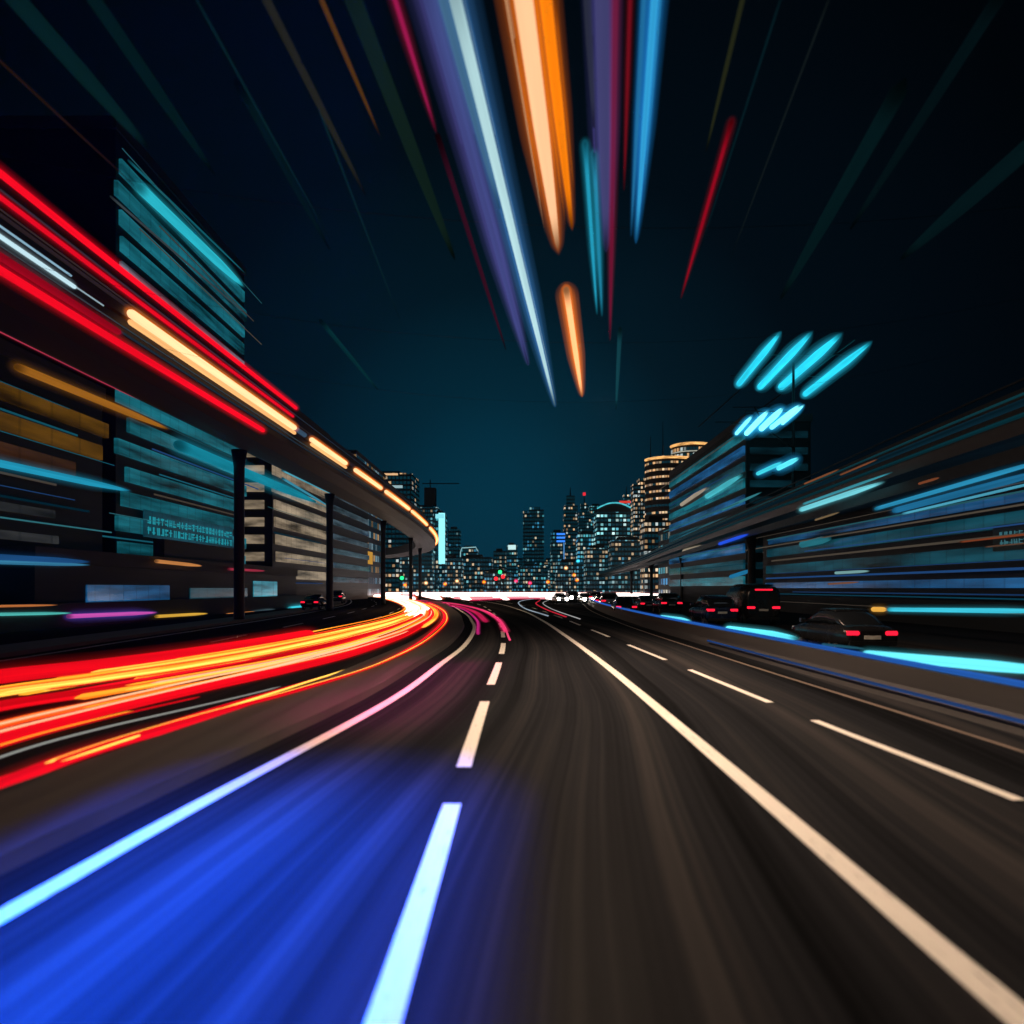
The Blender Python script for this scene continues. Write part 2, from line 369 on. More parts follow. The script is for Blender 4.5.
for a, b in ((-2, 4.6), (6.4, 10.26), (11.86, 16.6), (18.9, 23.9), (27.8, 32.5), (36.5, 41), (45, 50), (54, 59), (64, 69), (75, 80), (87, 92), (98, 103), (109, 114)): dash(RD, a, b, .15)
for o in (4.0, 7.6):
    pth = offset(OFAR, o)
    for k in range(12): dash(pth, 6 + 9.5 * k, 10 + 9.5 * k, .13)
for o in (-5.5, ):
    pth = offset(C, 0)

# ------------------------------------------------------------------ blur streaks and trails of light, built as emitting tubes
def light(name, label, pts, r, m, halo=None, hr=2.2, cat='light strip', group=None, flat=1.0, taper=.1, thing=None, point=0.):
    """one lamp: an emitting tube, in a clear envelope of glowing gas when halo is given"""
    base = pts[0].copy(); loc = [p - base for p in pts]
    root = thing or empty(name, base, label=label, cat=cat, group=group)
    bm = bmesh.new(); sweep(bm, loc, r, 10, flat, taper, rng.random() * 40, point); link('tube', bm, m, root)
    if halo:
        for f, wt in ((.45, .45), (1.0, .33), (1.7, .22)):  # nested emissive shells that paint a glow round the tube
            q = 1 + (hr - 1) * f; r0 = r(0) if callable(r) else r
            e0, e1 = (loc[0] - loc[1]).normalized() * r0 * q * .6, (loc[-1] - loc[-2]).normalized() * r0 * q * .6     # the glow shell reaches past the tube end
            bm = bmesh.new(); sweep(bm, [loc[0] + e0] + loc[1:-1] + [loc[-1] + e1], (lambda i: r(i) * q) if callable(r) else r * q, 14, flat, taper, 0, point)
            link('gas_envelope', bm, gs(halo[0], round(halo[1] * wt / (r0 * q), 4)), root)
    return root
EM = {}
def em(col, s, var=.25, vs=.12, col2=None, fade=0.):  # emission shared by light streaks, trails and real lamps
    k = ('lamp', col, s, var, vs, col2, fade)
    if k not in EM: EM[k] = emit('lamp_%d' % len(EM), col, s, var, vs, col2, True, fade)
    return EM[k]
GS = {}
def gs(col, d):
    if (col, d) not in GS: GS[(col, d)] = glow_halo('gas_%d' % len(GS), col, d)
    return GS[(col, d)]
def px_tube(label, a, b, px, col, s, plane, halo=.0, hr=2.2, hcol=None, var=.25, cat='light strip', name='light_strip', group=None, n=14, taper=.08, point=.3):
    """a tube between two photo pixels; plane = ('z', height) or ('x', lateral distance); px = thickness in the picture at its middle"""
    f = PZ if plane[0] == 'z' else PX
    A, B = f(*a, plane[1]), f(*b, plane[1])
    if plane[0] == 'x': zz = (A.z + B.z) / 2; A.z = A.z * .4 + zz * .6 if abs(A.z - B.z) > 2 else A.z
    ends = [F / A.y, F / B.y]; r = px / 2 / (sum(ends) / 2)
    return light(name, label, line_pts(A, B, n), r, em(col, s, var, fade=.22 if plane == ('z', 9.2) else .1), (hcol or col, halo) if halo else None, hr, cat, group, taper=taper, point=point)

# --- blur streaks of light above the road, built as emitting tubes
OV = ('z', 9.2); og = 'coloured tubes hung over the road'
over = [
 ('broad pale orange tube overhead, thickest and brightest of all', (507, -120), (558, 250), 23, (1, .6, .33), .95, .16, 1.8, ORANGE),
 ('broad deep orange tube overhead, beside the pale orange one', (532, -120), (572, 228), 15, (1, .23, .004), .9, .1, 1.7, ORANGE),
 ('short thin orange tube overhead, beyond the broad orange ones', (566, 288), (582, 396), 7, (1, .5, .22), 1.2, .14, 2.2, ORANGE),
 ('long white tube with blue rim overhead, reaching farthest down', (426, -120), (555, 406), 13, (.55, .82, .8), .85, .12, 2.4, (.05, .2, .5)),
 ('long violet blue tube overhead, beside the long white one', (396, -120), (528, 364), 12, (.09, .12, .4), .38, .06, 2.3, VIOLET),
 ('pale blue tube overhead, close beside the violet blue one', (412, -120), (500, 210), 14, (.12, .3, .5), .34, .05, 1.8, (.05, .2, .4)),
 ('bright magenta tube overhead, short and left of the violet one', (358, -120), (436, 132), 6, (.7, .02, .16), .4, .04, 2.2, MAG),
 ('dim plum tube overhead, prolonging the magenta one', (437, 134), (506, 350), 6, (.12, .015, .05), .25, 0, 2, MAG),
 ('grey violet tube overhead, right of the orange ones', (600, -120), (606, 250), 17, (.1, .1, .28), .42, .05, 1.8, VIOLET),
 ('bluish brown tube overhead, between orange and grey violet', (581, -120), (594, 130), 10, (.05, .06, .1), .4, 0, 2, VIOLET),
 ('crimson tube overhead, along the grey violet one', (617, -120), (610, 340), 6, (.22, .012, .05), .5, .03, 2, MAG),
 ('thin red tube overhead, left of the bright blue bundle', (634, -120), (624, 190), 4, (.25, .008, .02), .5, .02, 2, RED),
 ('broad bright blue tube overhead at the right of the bundle', (664, -120), (636, 242), 9, (.04, .42, .75), .75, .14, 2.2, SKYB),
 ('thin deep blue tube overhead, left edge of the bright blue bundle', (650, -120), (631, 236), 5, (.02, .2, .42), .6, .06, 2, SKYB),
 ('thin cyan tube overhead, left one of the hanging short pair', (585, 142), (597, 314), 4, (.02, .4, .62), .7, .05, 2.2, CYAN),
 ('thin cyan tube overhead, right one of the hanging short pair', (594, 152), (602, 316), 4, (.02, .3, .5), .6, .05, 2.2, CYAN),
 ('faint teal tube overhead, farthest beyond the crimson one', (620, 328), (616, 410), 5, (.01, .09, .12), .5, 0, 2, CYAN),
 ('thin scarlet tube overhead, alone in the dark on the right', (732, 120), (681, 298), 4, (.4, .004, .02), .6, .02, 2, RED),
 ('faint olive tube overhead, above the thin scarlet one', (752, -40), (706, 152), 6, (.03, .035, .015), .5, 0, 2, AMBER),
 ('dull orange tube overhead, alone in the dark on the left', (300, -50), (380, 136), 6, (.13, .05, .008), .6, 0, 2, AMBER),
 ('very dim wide teal tube overhead at far left, outer one', (-10, -30), (150, 150), 22, (.0015, .012, .013), 1.0, 0, 2, AMBER),
 ('very dim wide teal tube overhead at far left, inner one', (60, -50), (215, 175), 16, (.001, .009, .01), 1.0, 0, 2, AMBER),
 ('very dim brown line overhead at far left', (-40, 24), (135, 186), 3, (.03, .012, .006), .5, 0, 2, AMBER),
 ('very dim green wide tube overhead left of the magenta one', (330, -60), (455, 260), 20, (.004, .012, .009), 1.0, 0, 2, AMBER),
 ('very dim teal wide tube overhead right of the scarlet one', (905, 80), (780, 300), 18, (.001, .008, .01), 1.0, 0, 2, AMBER),
 ('very dim teal wide tube overhead at far right', (1060, 120), (900, 260), 22, (.001, .007, .009), 1.0, 0, 2, AMBER),
 ('very thin dim teal line overhead, left of the tan one', (180, -30), (330, 240), 2.5, (.003, .02, .024), .8, 0, 2, AMBER),
 ('very thin dim teal line overhead, between tan and green ones', (300, 60), (400, 320), 2.5, (.003, .018, .022), .8, 0, 2, AMBER),
 ('very thin dim blue line overhead, between scarlet and olive ones', (790, -30), (700, 250), 2.5, (.002, .014, .02), .8, 0, 2, AMBER),
 ('very thin dim grey line overhead, far right of the scarlet one', (840, -30), (730, 260), 2, (.008, .012, .013), .8, 0, 2, AMBER),
 ('dim teal line low in the dark sky, above the bend of the left viaduct', (320, 320), (378, 390), 5, (.002, .03, .036), .8, 0, 2, AMBER),
 ('dim teal broad line high above the left tower', (236, 80), (330, 250), 9, (.001, .008, .01), .9, 0, 2, AMBER),
 ('dim teal broad line high at the right, beside the far right one', (1010, -20), (850, 230), 14, (.001, .006, .008), .9, 0, 2, AMBER),
 ('faint tan tube overhead, left of the dull orange one', (236, -60), (366, 196), 10, (.022, .022, .014), .6, 0, 2, AMBER),
]
def downlight(root, a, b, w, energy, col, spread=180, tilt=0.):
    """the light a hung tube throws down: an area lamp just under it"""
    d = bpy.data.lights.new('lamp_light', 'AREA'); d.shape = 'RECTANGLE'; d.size = w; d.size_y = (b - a).length; d.energy = energy; d.color = col; d.spread = R(spread)
    o = bpy.data.objects.new('lamp_light', d); COL.objects.link(o); o.parent = root; o.location = (b - a) / 2 + Vector((0, 0, -w - .1))
    o.rotation_euler = (0, R(tilt), math.atan2(-(b - a).x, (b - a).y)); return o
THROW = {'broad pale': (760, (1, .7, .48), 150), 'short thin orange': (1450, (1, .69, .48), 165), 'dim plum': (150, (.9, .02, .3), 25)}  # area lamps added under these streaks to warm and tint the road
for lab, a, b, px, col, s, halo, hr, hc in over:
    tb = px_tube(lab, a, b, px * .74, col, s, OV, halo * 1.35, hr * 1.25, hc, .18, 'light tube', 'overhead_light_tube', og, 30, point=.5)
    if px >= 9 and halo:
        Aa, Bb = PZ(*a, 9.2), PZ(*b, 9.2); rr = px * .78 / 2 / ((F / Aa.y + F / Bb.y) / 2); sd = Vector(((Bb - Aa).y, -(Bb - Aa).x, 0)).normalized()
        for k in range(4):
            u0, u1 = rng.uniform(0, .3), rng.uniform(.7, 1.02); of = sd * rr * rng.choice((-1, 1)) * rng.uniform(1.05, 1.9)
            bm = bmesh.new(); sweep(bm, [(Aa.lerp(Bb, u0 + (u1 - u0) * i / 20) - Aa) + of for i in range(21)], rr * rng.uniform(.05, .16), 8, 1, .05, rng.random() * 40, .5)
            link('filament', bm, em(tuple(x * .7 for x in (hc if k % 2 else col)), s * rng.uniform(.35, .9), .4, .12, None, .25), tb)
    for k, (e, c, sp) in THROW.items():
        if lab.startswith(k): downlight(tb, PZ(*a, 9.2), PZ(*b, 9.2), .3, e, c, sp, -24 if k != 'dim plum' else 9)
# unseen blue tube and area lamp, added to light the left lane blue
A, B = Vector((-1.8, -1.6, 9.25)), Vector((-1.35, 6.9, 9.25))
added_blue_tube = light('overhead_light_tube', 'deep blue tube overhead that floods the left lane with blue light', line_pts(A, B, 8), .09, em((.05, .1, .9), 1.2), None, cat='light tube', group=og)
ld = bpy.data.lights.new('blue_lamp_light', 'AREA'); ld.shape = 'RECTANGLE'; ld.size = .3; ld.size_y = 8; ld.energy = 1750; ld.color = (0, .085, 1.0); ld.spread = R(29)
lo = bpy.data.objects.new('blue_lamp_light', ld); COL.objects.link(lo); lo.parent = added_blue_tube
lo.location = (B - A) / 2 + Vector((0, 0, -.12)); lo.rotation_euler = (0, R(4), math.atan2(-(B - A).x, (B - A).y))
# span wires that carry the overhead streak tubes
def wire(label, y):
    pts = [Vector((-15 + 33 * i / 24, y + (i / 24) * 1.5, 9.62 + 2.2 * (2 * i / 24 - 1) ** 2)) for i in range(25)]
    bm = bmesh.new(); sweep(bm, [p - pts[0] for p in pts], .004, 6); o = link('span_wire', bm, blackm, None, pts[0])
    return tag(o, label, 'wire', 'span wires over the road')
for y, nm in ((6, 'nearest'), (12, 'second'), (18, 'third'), (24, 'farthest')): wire(f'black span wire across the road, {nm} of four, carrying the tubes', y)

# --- the left viaduct with its lamps
VP = catmull(V2([(-14, -15.3), (5, -15.2), (24, -15.2), (45, -15), (65, -14.8), (85, -14.9), (105, -15.6), (128, -17.2), (150, -20.5), (170, -26.5), (186, -36), (196, -50), (201, -70)]), 8)
via = empty('elevated_viaduct', VP[0], label='long dark elevated viaduct with lamp-lit edge curving away on the left', cat='viaduct')
W = VP[0]
viadm = pbr('viaduct_concrete', (.02, .02, .024), .7, 0, .4, (1, .05, 2))
bm = bmesh.new(); rail(bm, [p - W for p in VP], [(0, 11.6), (.0, 12.6), (.18, 12.6), (.18, 14.1), (-.1, 14.1), (-.1, 12.9), (-4.2, 12.9), (-4.2, 14.0), (-4.4, 14.0), (-4.4, 11.9), (-3.0, 11.3), (-1.2, 11.3)])
link('deck', bm, viadm, via)
for y in (0, 20.5, 41, 60, 84, 112, 142):
    p = at_y(offset(VP, -3.4), y) - W
    bm = bmesh.new()
    sweep(bm, [p + Vector((0, 0, z)) + Vector((0, 0.001 * z, 0)) for z in (0, .3, 8.5, 10.2, 11.3)], lambda i: (.36, .34, .32, .34, .5)[i], 16); link('column', bm, blackm, via)
for i, (o_, z0, z1, c_) in enumerate(((.03, 11.95, 12.05, (.01, .02, .03)), (.21, 12.95, 13.08, (.02, .012, .014)), (.21, 13.7, 13.78, (.012, .02, .03)), (.21, 13.15, 13.2, (.03, .02, .02)), (.03, 12.22, 12.27, (.03, .05, .06)))):  # thin glowing panels added as light streaks along the fascia
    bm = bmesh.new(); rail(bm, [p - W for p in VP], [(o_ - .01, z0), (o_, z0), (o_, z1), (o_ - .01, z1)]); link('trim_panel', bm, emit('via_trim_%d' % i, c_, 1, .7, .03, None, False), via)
vlamps = [((103, 308), (286, 426), 14), ((303, 437), (344, 462), 9), ((352, 468), (379, 487), 7.5), ((383, 490), (405, 508), 6.5), ((409, 510), (424, 524), 5), ((427, 527), (437, 545), 4)]
ords = ['longest and nearest', 'second nearest', 'third nearest', 'fourth nearest', 'fifth nearest', 'farthest']
for (a, b, px), nm in zip(vlamps, ords):
    A, B = PZ(*a, 12.9), PZ(*b, 12.9)
    ys = [A.y + (B.y - A.y) * i / 9 for i in range(10)]
    path = [at_y(VP, y) + Vector((.33, 0, 12.75)) for y in ys]
    r = px / 2 / (F / ((A.y * .6 + B.y * .4)))
    root = light('viaduct_lamp', f'warm white lamp bar on the left viaduct edge, {nm} of six', path, r * .52, em((1, .66, .34), 1.25, .2), (ORANGE, .25), 1.7, 'lamp', 'warm lamp bars along the left viaduct')
    downlight(root, path[0], path[-1], .25, 420, (1, .6, .34), 110, -34)
    if px > 8:
        bm = bmesh.new(); sweep(bm, [p - path[0] + Vector((.0, 0, -r * 1.0)) for p in path], r * .33, 8, 1, .05); link('tube', bm, em((1, .5, .18), 1.1, .2), root)
def via_streak(label, a, b, z, off, r, col, s, halo=0., hr=2.):
    """strip that runs along the viaduct between two photo columns"""
    xa, xb = a, b
    ya = F * (15.2 - off) / (CX - xa) if xa < CX else 0; yb = F * (15.2 - off) / (CX - xb)
    n = 24; path = [at_y(VP, ya + (yb - ya) * i / (n - 1)) + Vector((off, 0, z)) for i in range(n)]
    return light('light_strip', label, path, r, em(col, s, .2), (col, halo) if halo else None, hr, group='light strips along the left viaduct', taper=.03)
via_streak('thick red strip along the very top of the left viaduct', -60, 294, 14.22, .2, .115, RED, .9, .12)
via_streak('thinner red strip just below the top red one on the viaduct', -60, 291, 13.45, .3, .075, (1, .004, .02), .7, .1)
via_streak('thick red strip along the lower edge of the left viaduct', -60, 262, 11.4, .22, .125, RED, .85, .12)
via_streak('dim red strip right above the lower thick red one', -60, 120, 11.85, .14, .12, DEEPRED, .4, .05)
via_streak('white strip on the viaduct face ending before the first warm lamp', -60, 76, 12.35, .26, .07, WHITE, .9, .06)
via_streak('thin pale blue strip above the white one on the viaduct face', -60, 72, 12.62, .3, .035, (.4, .7, .9), .6)
via_streak('thin white line prolonging the white strip to the warm lamp', 70, 104, 12.38, .26, .025, (.5, .7, .8), .6)
via_streak('blue grey strip joining the first two warm lamps', 286, 303, 12.75, .3, .16, (.06, .12, .2), .6)
X1 = ('x', -19.6)
def left(label, a, b, px, col, s, x, halo=.0, hr=2.0, **k): return px_tube(label, a, b, px, col, s, ('x', x), halo, hr, group='light strips on the left buildings', **k)  # blur streaks of light, built as tubes before the fronts
left('thin pink strip under the viaduct, beneath its red edge', (-40, 311), (140, 400), 3, (.75, .06, .12), .5, -19.4, .02)
left('broad pink red strip end glowing below the viaduct', (125, 368), (198, 410), 12, (.75, .02, .06), .55, -19.3, .05)
left('thin red strip over the teal windows below the viaduct', (238, 438), (278, 459), 3, (.8, .01, .03), .5, -19.3, .02)
left('thin pale line, upper one beside the pink strip', (-30, 293), (74, 345), 1.6, (.2, .35, .4), .5, -19.2)
left('thin pale line, lower one beside the pink strip', (-30, 304), (55, 347), 1.6, (.16, .3, .35), .5, -19.25)
left('amber strip under the viaduct deck', (15, 366), (168, 429), 7, (.55, .2, .02), .5, -19.2, .04)

# --- left buildings
def building(name, label, cat, x0, x1, y0, y1, h, mat, rot=0):
    """an Empty at the base; body with a parapet, roof plant"""
    cx, cy = (x0 + x1) / 2, (y0 + y1) / 2
    o = empty(name, (cx, cy, 0), rot, label=label, cat=cat); w, l = (x1 - x0) / 2, (y1 - y0) / 2
    link('body', boxm(-w, w, -l, l, 0, h), mat, o)
    bm = bmesh.new()
    for q in ((-w - .15, w + .15, -l - .15, -l + .25), (-w - .15, w + .15, l - .25, l + .15), (-w - .15, -w + .25, -l + .25, l - .25), (w - .25, w + .15, -l + .25, l - .25)): box(bm, *q, h + .003, h + .9)
    link('parapet', bm, darkconc, o)
    link('roof_plant', boxm(-w * .4, w * .3, -l * .3, l * .35, h + .004, h + 2.4), darkconc, o)
    return o, w, l
def bands(o, xface, y0, y1, zs, hh, mat, name='window_band', depth=.25, sgn=1):
    for z in zs:
        ins = rng.uniform(-.6, 1.2)
        link(name, boxm(*sorted((xface - .05, xface + sgn * depth)), y0 + ins, y1 - ins, z, z + hh), mat, o)
facade = pbr('facade_dark', (.008, .011, .014), .6, 0, .4, (.3, .05, 2))
teal = band_mat('teal_glazing', (.008, .13, .17), 1.1)
teal_dim = band_mat('dim_teal_glazing', (.006, .075, .11), .8)
teal_faint = band_mat('faint_teal_glazing', (.003, .03, .045), .55)
cream = band_mat('cream_glazing', (.55, .42, .28), .62, 1.8, .7)
gold = band_mat('gold_glazing', (.3, .13, .01), .32, 2.5, .7)
brown = band_mat('brown_glazing', (.16, .06, .02), .3, 2.5, .7)
bluegl = band_mat('blue_glazing', (.012, .1, .26), .9)

TR = [emit('front_trim_%d' % i, c, 1, .8, .06, None, False) for i, c in enumerate(((.006, .07, .1), (.02, .1, .12), (.01, .04, .12), (.05, .04, .03), (.002, .03, .05)))]
def front_streaks(o, xf, l, zs, sgn=1, ext=2.5):  # thin glowing bars added as blur streaks along a building front
    for i, z in enumerate(zs):
        z += rng.uniform(-.25, .25); a, b = -l + rng.uniform(-ext, l * .5), l - rng.uniform(-ext, l * .5); h_ = rng.uniform(.03, .14); x = xf + sgn * (.32 + .06 * i)
        link('trim_light', boxm(*sorted((x, x + sgn * .05)), a, b, z, z + h_), TR[rng.randrange(5)], o)
b1, w, l = building('dark_block', 'dark low block at far left with gold and brown lit storeys', 'building', -46, -29.5, 14, 44, 15.5, facade)
bands(b1, w, -l, l, (12.9, 11.2), 1.0, gold); bands(b1, w, -l, l - 2, (9.4,), 1.1, brown); bands(b1, w, -l + 2, l - 4, (6.6, 5.0), .5, band_mat('grey_glazing', (.1, .1, .1), .3, 2.5, .7)); bands(b1, w, -l, l, (2.6, ), .9, bluegl)
front_streaks(b1, w, l, (14, 12.3, 10.8, 8.6, 8.0, 7.3, 5.9, 4.2, 3.7, 1.9))
b2, w, l = building('office_tower', 'teal lit office tower with stacked window bands behind the left viaduct', 'office tower', -46, -30.5, 47, 69, 37, facade)
zs = [4.6 + 1.95 * k for k in range(16)]
bands(b2, w, -l + .3, l - .3, zs[:6], 1.15, teal); bands(b2, w, -l + .3, l - .3, zs[6:], 1.15, teal)
# two rows of unreadable lit lettering on a panel
sg = empty('panel_tmp') ; bpy.data.objects.remove(sg)
def sign(parent, o, face, y0, y1, z, hh, mat, pm, rows=2):
    p = link('sign_panel', boxm(*sorted((face, face + .12 * o)), y0, y1, z - .25, z + hh + .25), pm, parent)
    bm = bmesh.new(); r = random.Random(3)
    for row in range(rows):
        zz = z + row * hh / rows; ch = hh / rows * .75; y = y0 + .4
        while y < y1 - .6:
            cw = ch * .85
            for _ in range(4):
                if r.random() < .5:
                    a = zz + r.random() * ch * .85; box(bm, *sorted((face + .125 * o, face + .16 * o)), y, y + cw * .8, a, a + ch * .13)
                else:
                    a = y + r.random() * cw * .65; box(bm, *sorted((face + .163 * o, face + .19 * o)), a, a + cw * .14, zz, zz + ch * .95)
            y += cw * 1.15
    return link('lettering', bm, mat, p)
bands(b2, w, -l + .3, l - .3, (3.1,), .8, teal_dim)
sign(b2, 1, w + .26, -l + 3, l - 3.5, 6.6, 1.7, emit('sign_cyan', (.03, .5, .62), .5), teal_dim)
front_streaks(b2, w, l, (3.0, 5.9, 7.9, 9.7, 11.8, 13.6, 15.6, 17.6, 19, 22, 25, 27.5, 30, 32, 34.5), 1, 4)
b3, w, l = building('pale_block', 'pale building with cream lit storeys beyond the teal tower', 'building', -52, -30.5, 77, 100, 26, facade)
bands(b3, w, -l + .3, l - .3, [3.4 + 2.15 * k for k in range(10)], 1.25, cream)
for k in range(10): link('storey_front', boxm(-w + 1, w - 1, -l - .25, -l + .05, 3.4 + 2.15 * k, 4.5 + 2.15 * k), cream, b3)
front_streaks(b3, w, l, (3, 6, 9, 12, 15, 18), 1, 3)
b4, w, l = building('slim_block', 'slim dark building with blue grey window bands beyond the pale one', 'building', -48, -31, 103, 128, 26, facade)
bands(b4, w, -l + .3, l - .3, [3.2 + 2.4 * k for k in range(9)], .9, band_mat('steel_glazing', (.1, .16, .2), .5, 2.2))
b5, w, l = building('corner_block', 'dark corner building with an amber window where the left viaduct bends', 'building', -62, -36, 138, 168, 32, window_mat('corner_windows', (.02, .025, .035), 2.2, 2.8, .62, ((.3, .5, .6), (.9, .5, .2), (.15, .4, .6)), .35))
link('window', boxm(w - .05, w + .15, -l + 10, -l + 15, 8, 11), emit('amber_window', (1, .5, .08), .5), b5)
shop = building('shop_row', 'low dark shop row with lit fronts below the left office tower', 'shops', -29, -26.5, 34, 74, 3.6, facade); b6, w, l = shop
link('shop_window', boxm(w - .05, w + .1, 8, 14, .6, 2.9), band_mat('shop_cyan', (.05, .32, .42), 1.1, 3), b6)
link('shop_window', boxm(w - .05, w + .1, -4, 6.5, 1.1, 2.2), teal_dim, b6); link('shop_window', boxm(w - .05, w + .1, -16, -7, 1.2, 2.4), bluegl, b6)

XB = -26.2
left('broad cyan strip sloping across the left tower front', (176, 444), (316, 502), 9, (.01, .3, .42), .62, -19.3, .08)
left('dim cyan strip under the viaduct above the pale building', (205, 402), (302, 462), 8, (.01, .17, .25), .55, -19.3, .04)
left('teal strip high on the left tower top, brightest up there', (138, 186), (243, 286), 9, (.025, .5, .62), .8, -30.0, .1, 1.8)
left('thin teal strip right above the bright one on the tower top', (128, 160), (246, 274), 2, (.01, .17, .22), .6, -30.0)
left('thin grey strip across the left tower top', (110, 196), (250, 318), 2, (.06, .08, .09), .6, -30.0)
left('bright cyan strip at far left across the dark block', (-40, 455), (130, 491), 7, (.02, .38, .6), .7, -26, .06)
left('thin cyan strip pair, upper one, beside the pale building top', (282, 470), (332, 494), 2.2, (.1, .5, .65), .6, -19.3)
left('thin cyan strip pair, lower one, beside the pale building top', (282, 478), (330, 507), 2.2, (.06, .35, .5), .6, -19.3)
left('short orange strip on the teal tower front', (155, 561), (202, 566), 3.5, (.9, .35, .1), .6, -26.0)
left('short dim red strip beside the teal tower', (228, 569), (265, 571), 2.5, (.5, .04, .08), .6, -26.0)
left('blue strip at far left, upper one of two over the shops', (-40, 555), (90, 562), 6, (.02, .12, .35), .5, -25.6, .03)
left('light blue strip at far left, lower one of two over the shops', (-40, 561), (90, 565), 4, (.05, .28, .5), .6, -25.6, .02)
left('thin orange strip low at far left', (-40, 607), (58, 605), 2.5, (.7, .22, .06), .6, -24.8)
left('thin mint strip low at far left, under the orange one', (-40, 615), (72, 613), 3.2, (.1, .6, .55), .7, -24.8, .03)
left('pink and violet strip low along the left shops', (67, 616.5), (157, 612.5), 4, (.75, .1, .5), .75, -24.8, .06, 2.6, hcol=(.1, .1, .8))
left('yellow strip low along the left shops', (155, 616.5), (208, 613.5), 3, (.9, .5, .06), .65, -24.8)
left('orange strip low before the lit shop window', (226, 615), (262, 612), 3.2, (.9, .32, .08), .7, -24.8)
left('white strip low before the lit shop window', (250, 615), (276, 611), 3.5, (.5, .85, 1), .9, -24.8, .04)
left('cyan strip low beyond the lit shop window', (289, 609), (312, 606), 4, (.05, .65, .8), .9, -24.8, .06)
# low wall the low light streaks run along
bm = bmesh.new(); rail(bm, [Vector((-25.3, y, 0)) for y in (4, 30, 60, 80)], [(-.2, 0), (.2, 0), (.17, 1.35), (-.17, 1.35)])
tag(link('boundary_wall', bm, darkconc), 'low dark wall with coloured strips in front of the left shops', 'wall')

# --- light trails of traffic on the opposite carriageway, built as glowing tubes
ZL = .1
Ipx = [(-190, 857), (0, 783), (100, 750), (200, 720), (300, 690), (380, 662), (428, 637), (446, 619), (441, 609.5), (425, 603), (402, 598.6), (382, 596.6)]
Opx = [(-160, 702), (0, 676), (100, 664), (200, 651), (280, 639), (340, 628), (385, 618), (405, 610), (402, 604), (388, 599.5), (372, 596.2), (362, 595.0)]
I3 = [PZ(*p, ZL) for p in Ipx]; O3 = [PZ(*p, ZL) for p in Opx]
tailI = [Vector((-46, 196, ZL)), Vector((-38, 218, ZL)), Vector((-10, 226, ZL)), Vector((30, 214, ZL)), Vector((66, 196, ZL))]
tailO = [Vector((-66, 222, ZL)), Vector((-48, 250, ZL)), Vector((-10, 256, ZL)), Vector((30, 240, ZL)), Vector((70, 222, ZL))]
I3 = catmull(I3[:-1] + tailI, 12); O3 = catmull(O3[:-1] + tailO, 12)
NP = len(I3)
def stream(label, t, i0, i1, r, m, halo=None, hr=1.8, wob=.25):
    ph = rng.uniform(0, 6); n0, n1 = int(i0 * (NP - 1)), int(i1 * (NP - 1)); pts = []
    for i in range(n0, n1 + 1):
        tt = t + wob * .1 * math.sin(i * .11 + ph)
        p = I3[i].lerp(O3[i], tt); p.z = r * .55 + .006; pts.append(p)
    root = None
    if i1 - i0 > .25 and t > -.2:
        root = empty('light_line', pts[0], label=label, cat='light line', group='glowing lines along the opposite carriageway')
        for k in range(2):
            dt = rng.choice((-1, 1)) * rng.uniform(.012, .05); r_ = rng.uniform(.02, .045); a_, b_ = int(len(pts) * rng.uniform(0, .25)), int(len(pts) * rng.uniform(.6, 1)); q = []
            for i in range(a_, b_):
                p = I3[n0 + i].lerp(O3[n0 + i], t + dt + wob * .1 * math.sin((n0 + i) * .09 + ph)); p.z = r + .03 + r_ + .012 * k; q.append(p - pts[0])
            bm = bmesh.new(); sweep(bm, q, lambda i: r_ * (1 + .9 * min(1, max(0, ((q[i] + pts[0]).y - 25) / 60))), 8, .6, .05, rng.random() * 40); link('filament', bm, rng.choice(fils if i1 < .7 else fils[2:]), root)
    return light('light_line', label, pts, (lambda i: r * (1 + .9 * min(1, max(0, (pts[i].y - 25) / 60)))), m, halo, hr, 'light line', 'glowing lines along the opposite carriageway', taper=.04, flat=.55, thing=root)
redm = em(RED, 1.1, .35, .08); red2 = em((1, .003, .012), .8, .4, .06)
fire = em((1, .02, .01), 1.25, .3, .07, (1, .26, .01)); amber = em((1, .16, .006), 1.5, .3, .06, (1, .42, .03)); gold_l = em((1, .3, .012), 1.6, .3, .06, (1, .6, .1))
whit = em((1, .75, .45), 2.2, .2, .05, (1, .9, .75)); wcold = em((1, .9, .85), 2.2, .2)
fils = [red2, fire, amber, gold_l, em((1, .55, .3), 1.2, .3)]
